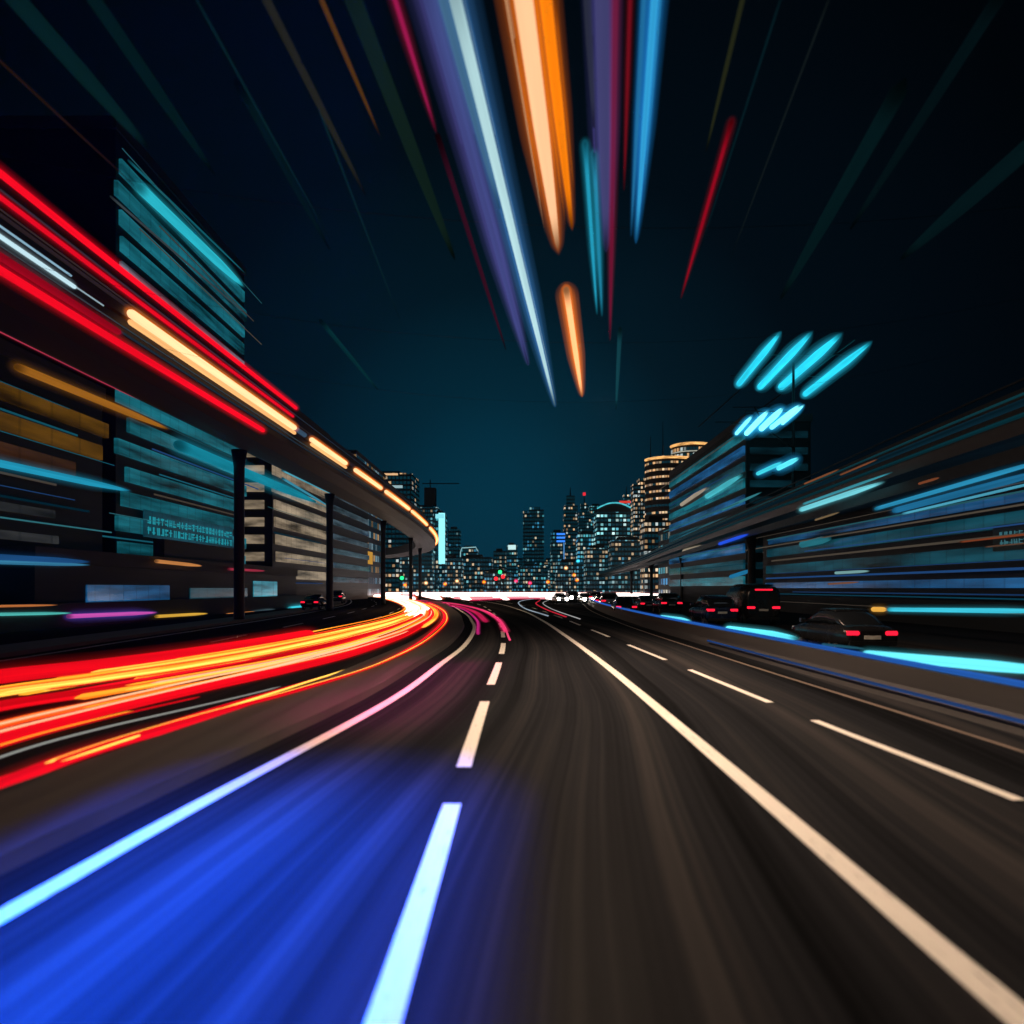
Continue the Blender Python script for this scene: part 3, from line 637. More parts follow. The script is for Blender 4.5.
S = [
 ('deep red line nearest the median', .0, .0, .60, .12, redm), ('thin dull red line second from the median', .07, .0, .5, .035, red2),
 ('thin white line between the red ones near the median', .15, .0, .26, .022, em((.6, .6, .55), .5)), ('broad red line third from the median', .27, .0, .55, .17, red2),
 ('thin orange line inside the broad red one', .30, .0, .62, .07, gold_l), ('red line left of the thin orange one', .36, .04, .58, .1, fire),
 ('orange line in the middle of the stream', .47, .12, .66, .1, amber), ('broad red line in the middle of the stream', .52, .0, .5, .16, red2),
 ('thin red line left of the middle', .59, .0, .6, .06, redm), ('amber line left of the middle', .64, .16, .66, .1, amber),
 ('broad yellow line crossing the left frame edge', .72, .0, .66, .13, gold_l), ('red line beyond the broad yellow one', .78, .0, .6, .09, redm),
 ('orange line far side of the stream', .84, .1, .66, .1, fire), ('yellow line far side of the stream', .9, .13, .66, .08, gold_l),
 ('broad red line end on the far side', .93, .06, .3, .3, red2), ('thin orange line at the far edge', .98, .14, .66, .07, fire),
 ('pale yellow line in the bend, inner', .2, .42, .8, .11, gold_l), ('white hot line in the bend, inner', .34, .50, .86, .19, whit),
 ('white hot line in the bend, second', .48, .46, .9, .19, whit), ('white hot line in the bend, third', .6, .44, .9, .19, whit),
 ('white hot line in the bend, fourth', .74, .43, .92, .19, whit), ('white hot line in the bend, outer', .88, .45, .92, .19, whit),
 ('cold white line along the far crossing, nearest', .1, .66, 1.0, .32, wcold), ('cold white line along the far crossing, second', .38, .68, 1.0, .34, wcold),
 ('cold white line along the far crossing, third', .7, .7, 1.0, .24, wcold), ('cold white line along the far crossing, fourth from the near side', -1.0, .69, .965, .36, wcold), ('cold white line along the far crossing, third from the near side', -1.45, .70, .95, .36, wcold),
 ('cold white line along the far crossing, second from the near side', -1.95, .71, .94, .34, wcold), ('cold white line along the far crossing, first from the near side', -2.5, .72, .92, .32, wcold), ('pinkish line closing the far crossing on the near side', -3.1, .73, .9, .26, em((1, .35, .42), 1.0, .3)),
 ('cold white line along the far crossing, before the nearest', -.3, .67, 1.0, .34, wcold), ('pink white line along the far crossing, nearest to the road', -.62, .69, .97, .32, em((1, .6, .7), 1.5, .6, .05, (1, .25, .3))),
 ('cold white line along the far crossing, farthest', .97, .7, 1.0, .26, wcold),
]
for lab, t, a, b, r, m in S:
    g = None
    if r > .09: g = ((1, .02, .01) if m in (redm, red2, fire) else (1, .12, .02), .07)
    stream(lab, t, a, b, r, m, g)
def ground_line(label, pxs, r, col, s, halo=0., hr=2., group='coloured lines on the far road'):
    pts = catmull([PZ(*p, .05) for p in pxs], 8)
    for p in pts: p.z = r * .55 + .014
    return light('light_line', label, pts, r, em(col, s, .3), (col, halo) if halo else None, hr, 'light line', group, flat=.5, taper=.1)
ground_line('pink line curving over the left lane', [(506, 632), (496, 618), (476, 608.5), (448, 603), (415, 600.4)], .1, (.9, .04, .16), .7, .05)
ground_line('magenta line curving beside the pink one', [(486, 622), (474, 612), (455, 606), (430, 602.4)], .12, (.7, .015, .1), .5, .05)
ground_line('thin bright pink line inside the curving pink one', [(510, 640), (501, 622), (486, 611), (462, 605), (430, 601.2)], .05, (1, .08, .2), .9)
ground_line('thin violet pink line outermost over the left lane', [(478, 634), (476, 619), (462, 609), (440, 604.4), (418, 602)], .06, (.6, .02, .2), .6, .04)
ground_line('crimson line along the far junction', [(470, 601), (500, 599.6), (540, 599)], .2, (.7, .02, .1), .6, .05)
ground_line('pale line curving at the junction, left of the hooked ones', [(548, 616), (524, 608), (519, 602), (530, 599.4), (548, 598.4)], .09, (.4, .5, .6), .6)
ground_line('red hooked line at the junction', [(566, 617), (545, 609), (536, 603.5), (540, 600.5)], .09, (.8, .03, .06), .6)
ground_line('white hooked line at the junction', [(580, 619), (552, 609), (543, 603), (549, 600)], .07, (.6, .6, .6), .5)

# --- right barrier with its blue and cyan light streaks, built as tubes
bar = empty('crash_barrier', RE[0], label='concrete barrier with blue lit top edge along the right roadside', cat='barrier')
bm = bmesh.new(); rail(bm, [p - RE[0] for p in RE], [(-.02, 0), (.62, 0), (.58, .1), (.4, .28), (.36, .66), (.2, .66), (.16, .28), (.02, .1)]); link('barrier_body', bm, pbr('barrier_concrete', (.016, .015, .016), .7, 0, .5, (1, .08, 3)), bar)
pth = [p + Vector((.28, 0, .72)) for p in RE]
light('light_strip', 'long blue strip along the right barrier top, curving to the horizon', resample(pth, 90), .05, em((.03, .17, .7), .6, .3, .05), ((.02, .12, .6), .04), 1.8, group='strips along the right barrier', taper=.01)
pth = [p + Vector((-.03, 0, .22)) for p in cut(RE, 4, 24)]
light('light_strip', 'thin dim blue strip low on the right barrier face', pth, .03, em((.02, .08, .3), .5, .3), None, group='strips along the right barrier')
def right(label, a, b, px, col, s, x, halo=.0, hr=2.0, g='light strips on the right side', **k): return px_tube(label, a, b, px, col, s, ('x', x), halo, hr, group=g, **k)  # blur streaks of light, built as tubes on this side
right('thick cyan strip on the right barrier, nearest and brightest', (864, 654), (1080, 674), 11, (.15, .85, 1), 1.15, 8.15, .05, 1.7)
right('cyan strip on the right barrier, second nearest', (727, 629), (798, 638.5), 8, (.12, .8, .95), 1.15, 8.15, .05, 1.7)
right('cyan strip on the right barrier, third nearest', (661, 617.5), (691, 621.5), 5.5, (.12, .75, .9), 1.15, 8.2, .04, 1.7)
right('faint cyan line beside the nearest barrier strip', (822, 644), (866, 649), 2.5, (.03, .15, .22), .5, 8.15)
right('long cyan strip with orange end at far right', (888, 609.5), (1080, 611.5), 5, (.05, .6, .78), .85, 17.2, .05)
right('short orange lamp at the end of the long cyan strip', (872, 609.3), (887, 609.5), 5, (1, .5, .08), .8, 17.2, .03)

# --- right viaduct, low frontage, glass building with the cyan lamp streaks
VR = catmull([Vector((x, y, 0)) for y, x in ((-14, 17.2), (5, 17.5), (22, 18), (44, 19.6), (75, 22), (110, 25), (150, 28.5), (220, 33), (300, 37))], 8)
vr = empty('elevated_walkway', VR[0], label='dark elevated roadway with banded sides running off on the right', cat='viaduct'); W = VR[0]
bm = bmesh.new(); rail(bm, [p - W for p in VR], [(0, 7.7), (4.6, 7.7), (4.8, 8.2), (4.8, 9.5), (4.6, 9.5), (4.6, 8.4), (0.1, 8.4), (.1, 9.3), (-.1, 9.3), (-.1, 8.2)]); link('deck', bm, pbr('deck_steel', (.003, .006, .009), .5, 0, .5, (1, .05, 2)), vr)
tl = [emit('trim_teal_%d' % i, c, 1, .6, .03, None, False) for i, c in enumerate(((.002, .022, .03), (.002, .012, .02), (.004, .035, .045)))]  # glowing panels added as dim light streaks on the deck side
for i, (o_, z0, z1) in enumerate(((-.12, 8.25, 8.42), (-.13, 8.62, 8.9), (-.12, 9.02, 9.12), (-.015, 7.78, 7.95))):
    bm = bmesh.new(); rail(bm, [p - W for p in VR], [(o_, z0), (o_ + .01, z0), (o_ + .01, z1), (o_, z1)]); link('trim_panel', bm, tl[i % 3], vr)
bm = bmesh.new(); rail(bm, [p - W for p in VR], [(-.16, 9.55), (-.1, 9.55), (-.1, 9.62), (-.16, 9.62)]); link('handrail', bm, steel, vr)
bm = bmesh.new(); rail(bm, [p - W for p in VR], [(-.6, 6.6), (-.3, 6.6), (-.3, 7.1), (-.6, 7.1)]); link('service_duct', bm, steel, vr)
for y in (0, 22, 62, 100, 140, 180):
    p = at_y(offset(VR, 2.4), y) - W; bm = bmesh.new()
    sweep(bm, [p + Vector((0, .001 * z, z)) for z in (0, .3, 6, 7.7)], lambda i: (.45, .4, .36, .7)[i], 14); link('column', bm, blackm, vr)
f1, w, l = building('frontage_block', 'low dark frontage with teal glazing under the right elevated roadway', 'building', 24.5, 34, 8, 62, 7.4, facade)
bands(f1, -w, -l + .5, l - .5, (5.2, 3.6), .75, teal_dim, sgn=-1); bands(f1, -w, -l + 14, l - 1, (6.4, 2.2), .5, bluegl, sgn=-1)
front_streaks(f1, -w, l, (1.0, 1.6, 2.0, 3.1, 3.4, 4.6, 5.0, 6.1, 6.9, 7.2), -1, 3)
sign(f1, -1, -w - .26, -14, -3.5, 4.3, .8, emit('sign_pale', (.1, .35, .42), .35), pbr('sign_back', (.01, .06, .08), .4), 2)
q1, w, l = building('glass_building', 'teal glass building with slanting lit strips beside the banded tower', 'building', 26.5, 34, 72, 108, 21.5, facade)
for k, z in enumerate([2.5 + 1.9 * k for k in range(10)]):
    link('window_band', boxm(-w - .25, -w + .05, -l + .3, l - .3, z, z + 1.1), (teal, teal_dim, bluegl)[k % 3], q1)
    link('end_band', boxm(-w + .4, w - .4, -l - .2, -l + .05, z, z + .8), teal_faint, q1)
front_streaks(q1, -w, l, (3, 4.8, 6.8, 8.6, 10.5, 12.3, 14.3, 16.2, 18, 20), -1, 4)
q2, w, l = building('low_block', 'dark low block with scattered lit windows beyond the glass building', 'building', 34, 52, 108, 150, 15, window_mat('low_windows', (.02, .03, .04), 2.4, 2.6, .6, ((.1, .4, .5), (.5, .5, .4), (.05, .3, .6)), .6))
right('warm white strip on the glass building front', (681, 505), (707, 487), 4, (.6, .5, .38), .55, 26.0)
right('bright cyan strip on the glass building front', (706, 497), (742, 475), 5, (.08, .6, .7), .7, 26.0, .05)
right('dim teal strip high on the glass building front', (684, 510), (724, 486), 4, (.02, .25, .32), .55, 26.0)
right('long thin teal strip low on the glass building front', (722, 510), (762, 492), 2.5, (.05, .3, .36), .55, 26.0)
right('blue strip above the frontage roof', (719, 544), (749, 534), 3, (.02, .1, .9), .8, 19.0, .03)
right('cream strip behind the elevated roadway', (683, 552), (703, 546), 5, (.5, .42, .3), .5, 23.5)
right('pale cyan strip under the elevated roadway, brightest of its pair', (800, 510), (884, 482), 5, (.2, .75, .85), .8, 17.3, .05)
right('thin cyan strip above the bright one under the elevated roadway', (803, 504), (893, 472), 2.5, (.06, .4, .5), .6, 17.4)
right('long blue strip upper, under the elevated roadway at far right', (875, 509), (1080, 450), 4.5, (.03, .34, .6), .7, 17.2, .04)
right('wide blue strip middle, under the elevated roadway at far right', (893, 511), (1080, 462), 7, (.02, .22, .45), .6, 17.25, .04)
right('pale blue strip lower, under the elevated roadway at far right', (902, 514), (1080, 472), 2.6, (.1, .5, .7), .7, 17.2)
right('thin orange line near the top of the right elevated roadway', (804, 484), (840, 469), 1.8, (.35, .12, .05), .5, 17.0)
right('second thin orange line near the top of the right elevated roadway', (840, 475), (878, 459), 1.8, (.3, .1, .04), .5, 17.0)
right('short orange line on the right elevated roadway side', (918, 484), (940, 477.5), 2.5, (.35, .1, .04), .5, 17.0)
right('rust orange line low at far right', (960, 542), (1080, 528), 2, (.35, .08, .03), .5, 17.2)
right('thin tan line low at far right', (985, 547), (1080, 538), 1.5, (.2, .1, .06), .5, 17.2)
right('tan line under the cyan pair', (815, 520), (840, 512), 2, (.3, .2, .1), .5, 17.2)
right('short teal blur strip on the frontage', (800, 545), (832, 538), 7, (.03, .25, .32), .5, 23.9)
right('short blue strip on the frontage near the columns', (730, 577), (752, 570), 4, (.02, .25, .5), .6, 23.9)
right('pale strip on the frontage at mid height', (835, 573), (870, 571), 3, (.25, .5, .5), .6, 23.9)
right('short brown strip on the frontage under the pale one', (828, 584), (860, 582), 2, (.3, .12, .06), .5, 23.9)
# mast and frame holding blur streaks of cyan lamps, built as tubes
rf = empty('light_mast', (28, 63, 0), label='tall dark steel mast and frame holding the cyan light bars on the right', cat='mast')
bm = bmesh.new(); sweep(bm, [Vector((0, .001 * z, z)) for z in (0, 12, 25.1)], lambda i: (.22, .18, .12)[i], 10); link('pole', bm, blackm, rf)
bm = bmesh.new()
for a in ((-5.2, 5.6, -2.6, -2.5), (-5.2, 5.6, 3.5, 3.6), (-1, 7.5, 15.0, 15.1), (-1, 7.5, 22, 22.1)): box(bm, *a, 24.92, 25.0)
link('girder', bm, blackm, rf)
for x in (-2.4, 3): link('beam', boxm(x - .06, x + .06, -6, 25, 25.02, 25.12), blackm, rf)
link('arm', boxm(-2.2, -.2, -.05, .05, 13.9, 14.0), blackm, rf)
bm = bmesh.new(); sweep(bm, [Vector((0, 0, 16.4)), Vector((-5.5, -7, 16.5)), Vector((-9.3, -14, 16.5))], .07, 6); link('arm', bm, blackm, rf)
link('girder', boxm(-9.6, -4.6, -9.4, -9.3, 16.36, 16.44), blackm, rf); link('girder', boxm(-9.8, -5.4, -13.2, -13.1, 16.36, 16.44), blackm, rf)
gc = 'cyan bars of the light mast'
for i, (a, b, px) in enumerate((((738, 385), (780, 333), 6), ((759, 388), (811, 333), 7), ((780, 388), (840, 335), 8), ((804, 395), (870, 343), 6.5))):
    px_tube('upper cyan light bar on the right mast, %s' % ('first from the skyline', 'second from the skyline', 'third from the skyline', 'outermost one')[i], a, b, px, (.02, .6, .8), 1.15, ('z', 24.25), .14, 2.1, CYAN, .3, 'light bar', 'light_bar', gc)
for i, (a, b, px) in enumerate((((736, 434), (752, 416), 3.5), ((746, 434), (768, 411), 5.5), ((760, 430), (783, 408), 6), ((771, 428), (800, 405), 5), ((782, 424), (804, 405), 3))):
    px_tube('lower dazzling cyan light bar on the right mast, %s' % ('first from the skyline', 'second and broad', 'third and broadest', 'fourth and longest', 'outermost and thin')[i], a, b, px, (.2, .9, 1), 1.7, ('z', 16.2), .22, 2.4, (.02, .35, .7), .2, 'light bar', 'light_bar', gc)
right('thin cyan lamp on the mast arm', (757, 474), (783, 462), 4, (.05, .65, .75), .9, 25.9, .12, 2.6, 'lamps on the mast arm', hcol=(.02, .3, .6))
right('thick cyan lamp on the mast arm', (777, 469), (799, 458), 5, (.1, .75, .85), 1.1, 25.9, .14, 2.6, 'lamps on the mast arm', hcol=(.02, .3, .6))

# ------------------------------------------------------------------ skyline
COOL = ((.1, .55, .65), (.35, .75, .8), (.8, .7, .5), (.05, .35, .6)); WARMW = ((1, .6, .3), (1, .75, .5), (.6, .7, .7)); MIX = ((.2, .6, .7), (.9, .65, .4), (.1, .4, .6), (.5, .8, .85))
def prism(bm, n, rx, ry, z0, z1, cx=0, cy=0, top=1.0, ph=0):
    a = [bm.verts.new((cx + rx * math.cos(2 * math.pi * k / n + ph), cy + ry * math.sin(2 * math.pi * k / n + ph), z0)) for k in range(n)]
    b = [bm.verts.new((cx + rx * top * math.cos(2 * math.pi * k / n + ph), cy + ry * top * math.sin(2 * math.pi * k / n + ph), z1)) for k in range(n)]
    for k in range(n): bm.faces.new((a[k], a[(k + 1) % n], b[(k + 1) % n], b[k]))
    bm.faces.new(a[::-1]); bm.faces.new(b)
def tower(name, label, X0, X1, Y, d, mat, depth=None, top=None, cat='tower'):
    w = (X1 - X0) / F * d; h = H + (HY - Y) * d / F; dp = depth or w
    o = empty(name, ((X0 + X1) / 2 / F * d - CX / F * d, d + dp / 2, 0), label=label, cat=cat)
    if top == 'step':
        bm = bmesh.new(); box(bm, -w / 2, -w * .2, -dp / 2, dp / 2, 0, h * .955); box(bm, -w * .2 + .003, w * .32, -dp / 2 - .3, dp / 2, 0, h); box(bm, w * .32 + .003, w / 2, -dp / 2, dp / 2, 0, h * .97); link('body', bm, mat, o)
    elif top == 'spire':
        bm = bmesh.new(); box(bm, -w / 2, w / 2, -dp / 2, dp / 2, 0, h * .5); box(bm, -w * .42, w * .42, -dp * .42, dp * .42, h * .5 + .002, h * .86); box(bm, -w * .26, w * .26, -dp * .26, dp * .26, h * .86 + .004, h * .96); link('body', bm, mat, o)
        bm = bmesh.new(); prism(bm, 6, w * .05, w * .05, h * .962, h * 1.05, top=.3); link('mast', bm, steel, o)
    else:
        link('body', boxm(-w / 2, w / 2, -dp / 2, dp / 2, 0, h), mat, o)
        link('roof_plant', boxm(-w * .3, w * .2, -dp * .3, dp * .3, h + .004, h + max(1.5, h * .03)), darkconc, o)
    return o, w, dp, h
nm = [0]
def wm(lit, cols, s, base=(.02, .05, .065), cw=1.5, ch=2.3, band=0.): nm[0] += 1; return window_mat('tower_windows_%d' % nm[0], base, cw, ch, lit * .8 - .0, cols, s * .75, band)
o, w, dp, h = tower('dark_tower', 'dark tower with warm lit roof line behind the left viaduct', 365, 412, 473, 330, wm(.35, WARMW, .9, cw=2, ch=2.6))
link('roof_light', boxm(-w / 2, w * .2, -dp / 2 - .3, -dp / 2 - .02, h - 1.2, h - .2), emit('roof_warm', (1, .6, .3), .8), o); link('roof_light', boxm(-w * .15, w * .3, -dp / 2 - .3, -dp / 2 - .02, h - 8, h - 6.6), emit('roof_cool', (.5, .75, .8), .6), o)
o, w, dp, h = tower('unfinished_tower', 'dark tower under construction with a thin crane on top', 413, 438, 507, 360, wm(.3, MIX, .6))
link('core', boxm(-w * .1, w * .35, -dp * .2, dp * .2, h + 1.6, h + 12), darkconc, o); bm = bmesh.new(); box(bm, w * .1, w * .14, -.3, .3, h + 12.003, h + 17); box(bm, -w * .2, w * 1.3, -.25, .25, h + 14.6, h + 15.1); link('crane', bm, steel, o)
o, w, dp, h = tower('lit_edge_tower', 'slim tower with dazzling cyan white edge left of the skyline', 433.5, 445, 513, 300, wm(.5, COOL, .8), depth=10)
link('lit_front', boxm(w * -.05, w * .5, -dp / 2 - .4, -dp / 2 - .03, h * .36, h * 1.0), emit('edge_white', (.3, .9, 1), 1.3, .3, .2), o)
link('lit_cap', boxm(w * -.32, w * .42, -dp / 2 - .6, -dp / 2 - .42, h * .93, h * .985), emit('edge_cap', (.3, .9, 1), .9), o)
tower('slim_tower', 'slim dark teal tower right of the lit edge tower', 448, 460, 529, 380, wm(.42, COOL, .6))
o, w, dp, h = tower('outline_tower', 'low tower with pale outlined rounded roof left of centre', 460.5, 477.5, 548, 360, wm(.62, COOL, .9))
bm = bmesh.new(); sweep(bm, [Vector((-w / 2, -dp / 2 - .3, h * .2)), Vector((-w / 2, -dp / 2 - .3, h * .9)), Vector((-w * .42, -dp / 2 - .3, h)), Vector((w * .4, -dp / 2 - .3, h * 1.02)), Vector((w * .5, -dp / 2 - .3, h * .94))], .3, 6); link('roof_light', bm, emit('outline_pale', (.4, .75, .8), .7), o)
tower('wide_block', 'wide low block with orange and white windows left of centre', 458, 492, 557, 330, wm(.62, MIX, .9), depth=14)
tower('dark_block', 'small dark block behind the green lamp at centre', 493.5, 506, 551, 350, wm(.45, COOL, .6), depth=9)
o, w, dp, h = tower('crowned_tower', 'slim teal tower with white lit crown left of the tall central one', 506.5, 517.5, 545, 390, wm(.6, COOL, .8))
link('lit_crown', boxm(-w * .35, w * .35, -dp / 2 - .35, -dp / 2 - .03, h * .9, h * 1.0), emit('crown_white', (.6, .9, .9), 1.0), o)
tower('tall_tower', 'tall dark central tower with stepped top', 523, 544, 507, 420, wm(.36, COOL, .7, (.01, .03, .05), 1.7, 2.5), top='step')
tower('podium_block', 'bright low teal block at the foot of the tall central tower', 519, 548, 566, 360, wm(.7, COOL, .9), depth=12)
o, w, dp, h = tower('blue_top_tower', 'tower with electric blue lit top right of centre', 551, 565, 532, 380, wm(.45, COOL, .6))
for q in (.98, .92, .86): link('blue_light', boxm(-w * .1, w * .5, -dp / 2 - .4, -dp / 2 - .03, h * q - 1.1, h * q), emit('blue_top', (.04, .25, 1), 1.2), o)
link('blue_light', boxm(w * .38, w * .47, -dp / 2 - .4, -dp / 2 - .03, h * .25, h * .82), emit('blue_line', (.1, .35, .8), .6), o)
tower('spired_tower', 'tall dark stepped tower with a thin mast right of centre', 563, 579, 491, 400, wm(.4, WARMW, .8), top='spire')
o, w, dp, h = tower('beacon_tower', 'slender dark tower with red beacon right of the spired one', 578, 592, 499, 430, wm(.5, MIX, .8), top='spire')
link('beacon', boxm(-.9, .9, -.9, .9, h * 1.05, h * 1.05 + 2), emit('beacon_red', (1, .03, .05), .9), o)
tower('teal_block', 'teal glowing block between the beacon tower and the arched one', 578, 600, 533, 340, wm(.85, COOL, 1.1, (.01, .05, .07)), depth=12)
o, w, dp, h = tower('arched_tower', 'broad tower with curved cyan lit roof edge', 597, 634, 512, 310, wm(.7, ((.3, .8, .85), (.6, .9, .9), (.1, .4, .5)), 1.3, cw=1.9, ch=2.2), depth=14)
bm = bmesh.new(); pr = [(-w / 2, 0)] + [(-w / 2 + w * i / 12, 4.6 * math.sin(math.pi * (.12 + .8 * i / 12))) for i in range(13)] + [(w / 2, 0)]
va = [bm.verts.new((x, -dp / 2, h + .004 + max(0, z))) for x, z in pr]; vb = [bm.verts.new((x, dp / 2, h + .004 + max(0, z))) for x, z in pr]
for k in range(len(pr) - 1): bm.faces.new((va[k], va[k + 1], vb[k + 1], vb[k]))
bm.faces.new(va[::-1]); bm.faces.new(vb); link('roof', bm, darkconc, o)
bm = bmesh.new(); sweep(bm, [Vector((x, -dp / 2 - .4, h + z)) for x, z in pr[1:-1]], .38, 6); link('roof_light', bm, emit('arch_cyan', (.1, .7, .8), .8, .5, .3), o)
o, w, dp, h = tower('stepped_tower', 'dark stepped tower with red and white roof lights', 619, 648, 500, 330, wm(.55, MIX, .8), top='step')
link('roof_light', boxm(-w / 2, w * .1, -dp / 2 - .6, -dp / 2 - .34, h * .965, h * .99), emit('roof_red', (1, .06, .04), .7), o)
link('roof_light', boxm(-w / 2, w / 2, -dp / 2 - .6, -dp / 2 - .34, h * .91, h * .93), emit('roof_pale', (.5, .75, .7), .6), o)
tower('warm_tower', 'brown tower with small warm windows just left of the banded double tower', 634, 652, 478, 300, wm(.7, WARMW, 1.0, (.04, .035, .035), 1.3, 2.0), top='step')
tower('narrow_tower', 'narrow dark tower between the arched and the brown tower', 621, 634, 490, 345, wm(.6, MIX, 1.0, cw=1.3, ch=1.9), top='spire')
tower('low_tower', 'low warm lit tower at the foot of the banded double tower', 645, 672, 520, 195, wm(.75, WARMW, 1.0, (.03, .03, .03), 1.1, 1.8), depth=8)
tower('back_tower', 'teal tower peeping between the beacon tower and the arched tower', 590, 604, 506, 460, wm(.65, COOL, 1.0))
# the big banded tower of two cylinders
d = 210; o = empty('banded_tower', ((683 - CX) / F * d, d + 12, 0), label='large rounded double tower with warm lit storey bands on the right', cat='tower')
bwm = window_mat('banded_windows', (.045, .036, .034), .95, 2.5, .6, ((1, .55, .25), (1, .7, .4), (.9, .6, .4)), .8, .5, .8, .3)
bw2 = window_mat('cylinder_windows', (.045, .036, .034), 1.0, 2.2, .62, ((1, .55, .25), (1, .7, .4), (.5, .6, .6)), .9, .3)
def hz(Y): return H + (HY - Y) * d / F
r1 = 25 / F * d; bm = bmesh.new(); prism(bm, 28, r1, r1 * .8, 0, hz(452), -2, 0); link('body', bm, bwm, o, smooth=False)
r2 = 21 / F * d; bm = bmesh.new(); prism(bm, 28, r2, r2 * .9, 0, hz(436), (692 - 672) / F * d, 3); link('annex', bm, bw2, o)
def ringlight(cx, cy, rx, ry, z, a0, a1, r, m, nme): 
    bm = bmesh.new(); sweep(bm, [Vector((cx + rx * math.cos(a), cy + ry * math.sin(a), z)) for a in (a0 + (a1 - a0) * i / 24 for i in range(25))], r, 6); link(nme, bm, m, o)
wr = emit('rim_warm', (1, .5, .16), 1.0, .7, .25)
ringlight(-2, 0, r1 + .2, r1 * .8 + .2, hz(452) - .6, R(190), R(345), .45, wr, 'rim_light'); ringlight((692 - 672) / F * d, 3, r2 + .2, r2 * .9 + .2, hz(436) - .4, R(185), R(355), .5, wr, 'rim_light')
ringlight((692 - 672) / F * d, 3, r2 + .2, r2 * .9 + .2, hz(444) - .4, R(190), R(350), .2, emit('rim_cool', (.6, .6, .5), .6, .6, .3), 'rim_light')
bm = bmesh.new(); prism(bm, 6, .25, .25, hz(452), hz(412), -4, 0, top=.3); prism(bm, 6, .2, .2, hz(452), hz(426), -8, 2, top=.4); link('mast', bm, steel, o)
# low background blocks that close the skyline
lows = [(340, 372, 560, 300, 'dark low block behind the left bend'), (400, 432, 552, 290, 'low dim block under the unfinished tower'), (438, 462, 558, 300, 'low block with teal windows under the lit edge tower'), (484, 512, 572, 290, 'low block with pink glow windows at centre'), (505, 530, 560, 440, 'dim block left of the tall central tower'), (543, 560, 560, 440, 'dim block right of the tall central tower'), (556, 586, 562, 300, 'low block behind the headlights'), (586, 612, 548, 270, 'mid block under the arched tower'), (612, 650, 540, 250, 'dark mid block before the banded tower')]
for X0, X1, Y, d_, lab in lows: tower('low_block', lab, X0, X1, Y, d_, wm(.55, MIX, .7, cw=1.3, ch=1.9), depth=10, cat='building')

# ------------------------------------------------------------------ vehicles
def loft(bm, secs, n=16, p=3.2):
    """secs: (y, half width, z low, z high); superellipse cross-sections"""
    rings = []
    for y, w, a, b in secs:
        ring = []
        for k in range(n):
            t = 2 * math.pi * (k + .5) / n; c, s = math.cos(t), math.sin(t)
            ring.append(bm.verts.new((w * math.copysign(abs(c) ** (2 / p), c), y, (a + b) / 2 + (b - a) / 2 * math.copysign(abs(s) ** (2 / p), s))))
        rings.append(ring)
    for r0, r1 in zip(rings, rings[1:]):
        for k in range(n):
            f = bm.faces.new((r0[k], r0[(k + 1) % n], r1[(k + 1) % n], r1[k])); f.smooth = True
    bm.faces.new(rings[0][::-1]); bm.faces.new(rings[-1])
def paintm(name, col): 
    m = pbr(name, col, .25, .3, .1); return m
glass = pbr('car_glass', (.01, .012, .015), .12, 0, .1); tyre = pbr('tyre_rubber', (.015, .015, .015), .8); rimm = pbr('wheel_rim', (.3, .3, .32), .35, .9)
tail = emit('tail_lamp', (1, .012, .04), 1.4); head = emit('head_lamp', (1, .9, .8), 40); head_off = pbr('head_glass', (.4, .42, .45), .15)
plate = pbr('number_plate', (.5, .5, .45), .5)
def wheel(par, x, y, r):
    bm = bmesh.new()
    prof = [(r * .62, -.1), (r * .95, -.11), (r, -.06), (r, .06), (r * .95, .11), (r * .62, .1)]; n = 20
    rows = [[bm.verts.new((b, a * math.cos(2 * math.pi * k / n), a * math.sin(2 * math.pi * k / n))) for a, b in prof] for k in range(n)]
    for k in range(n):
        for j in range(len(prof)): bm.faces.new((rows[k][j], rows[k][(j + 1) % 6], rows[(k + 1) % n][(j + 1) % 6], rows[(k + 1) % n][j]))
    t = link('wheel', bm, tyre, par, (x, y, r)); bm = bmesh.new()
    for k in range(5):
        a = 2 * math.pi * k / 5; q = Matrix.Rotation(a, 4, 'X')
        b2 = bmesh.new(); box(b2, -.08, .08, -.035, .035, .02, r * .6); b2.transform(q); me = bpy.data.meshes.new('t'); b2.to_mesh(me); b2.free(); bm.from_mesh(me); bpy.data.meshes.remove(me)
    link('rim', bm, rimm, t)
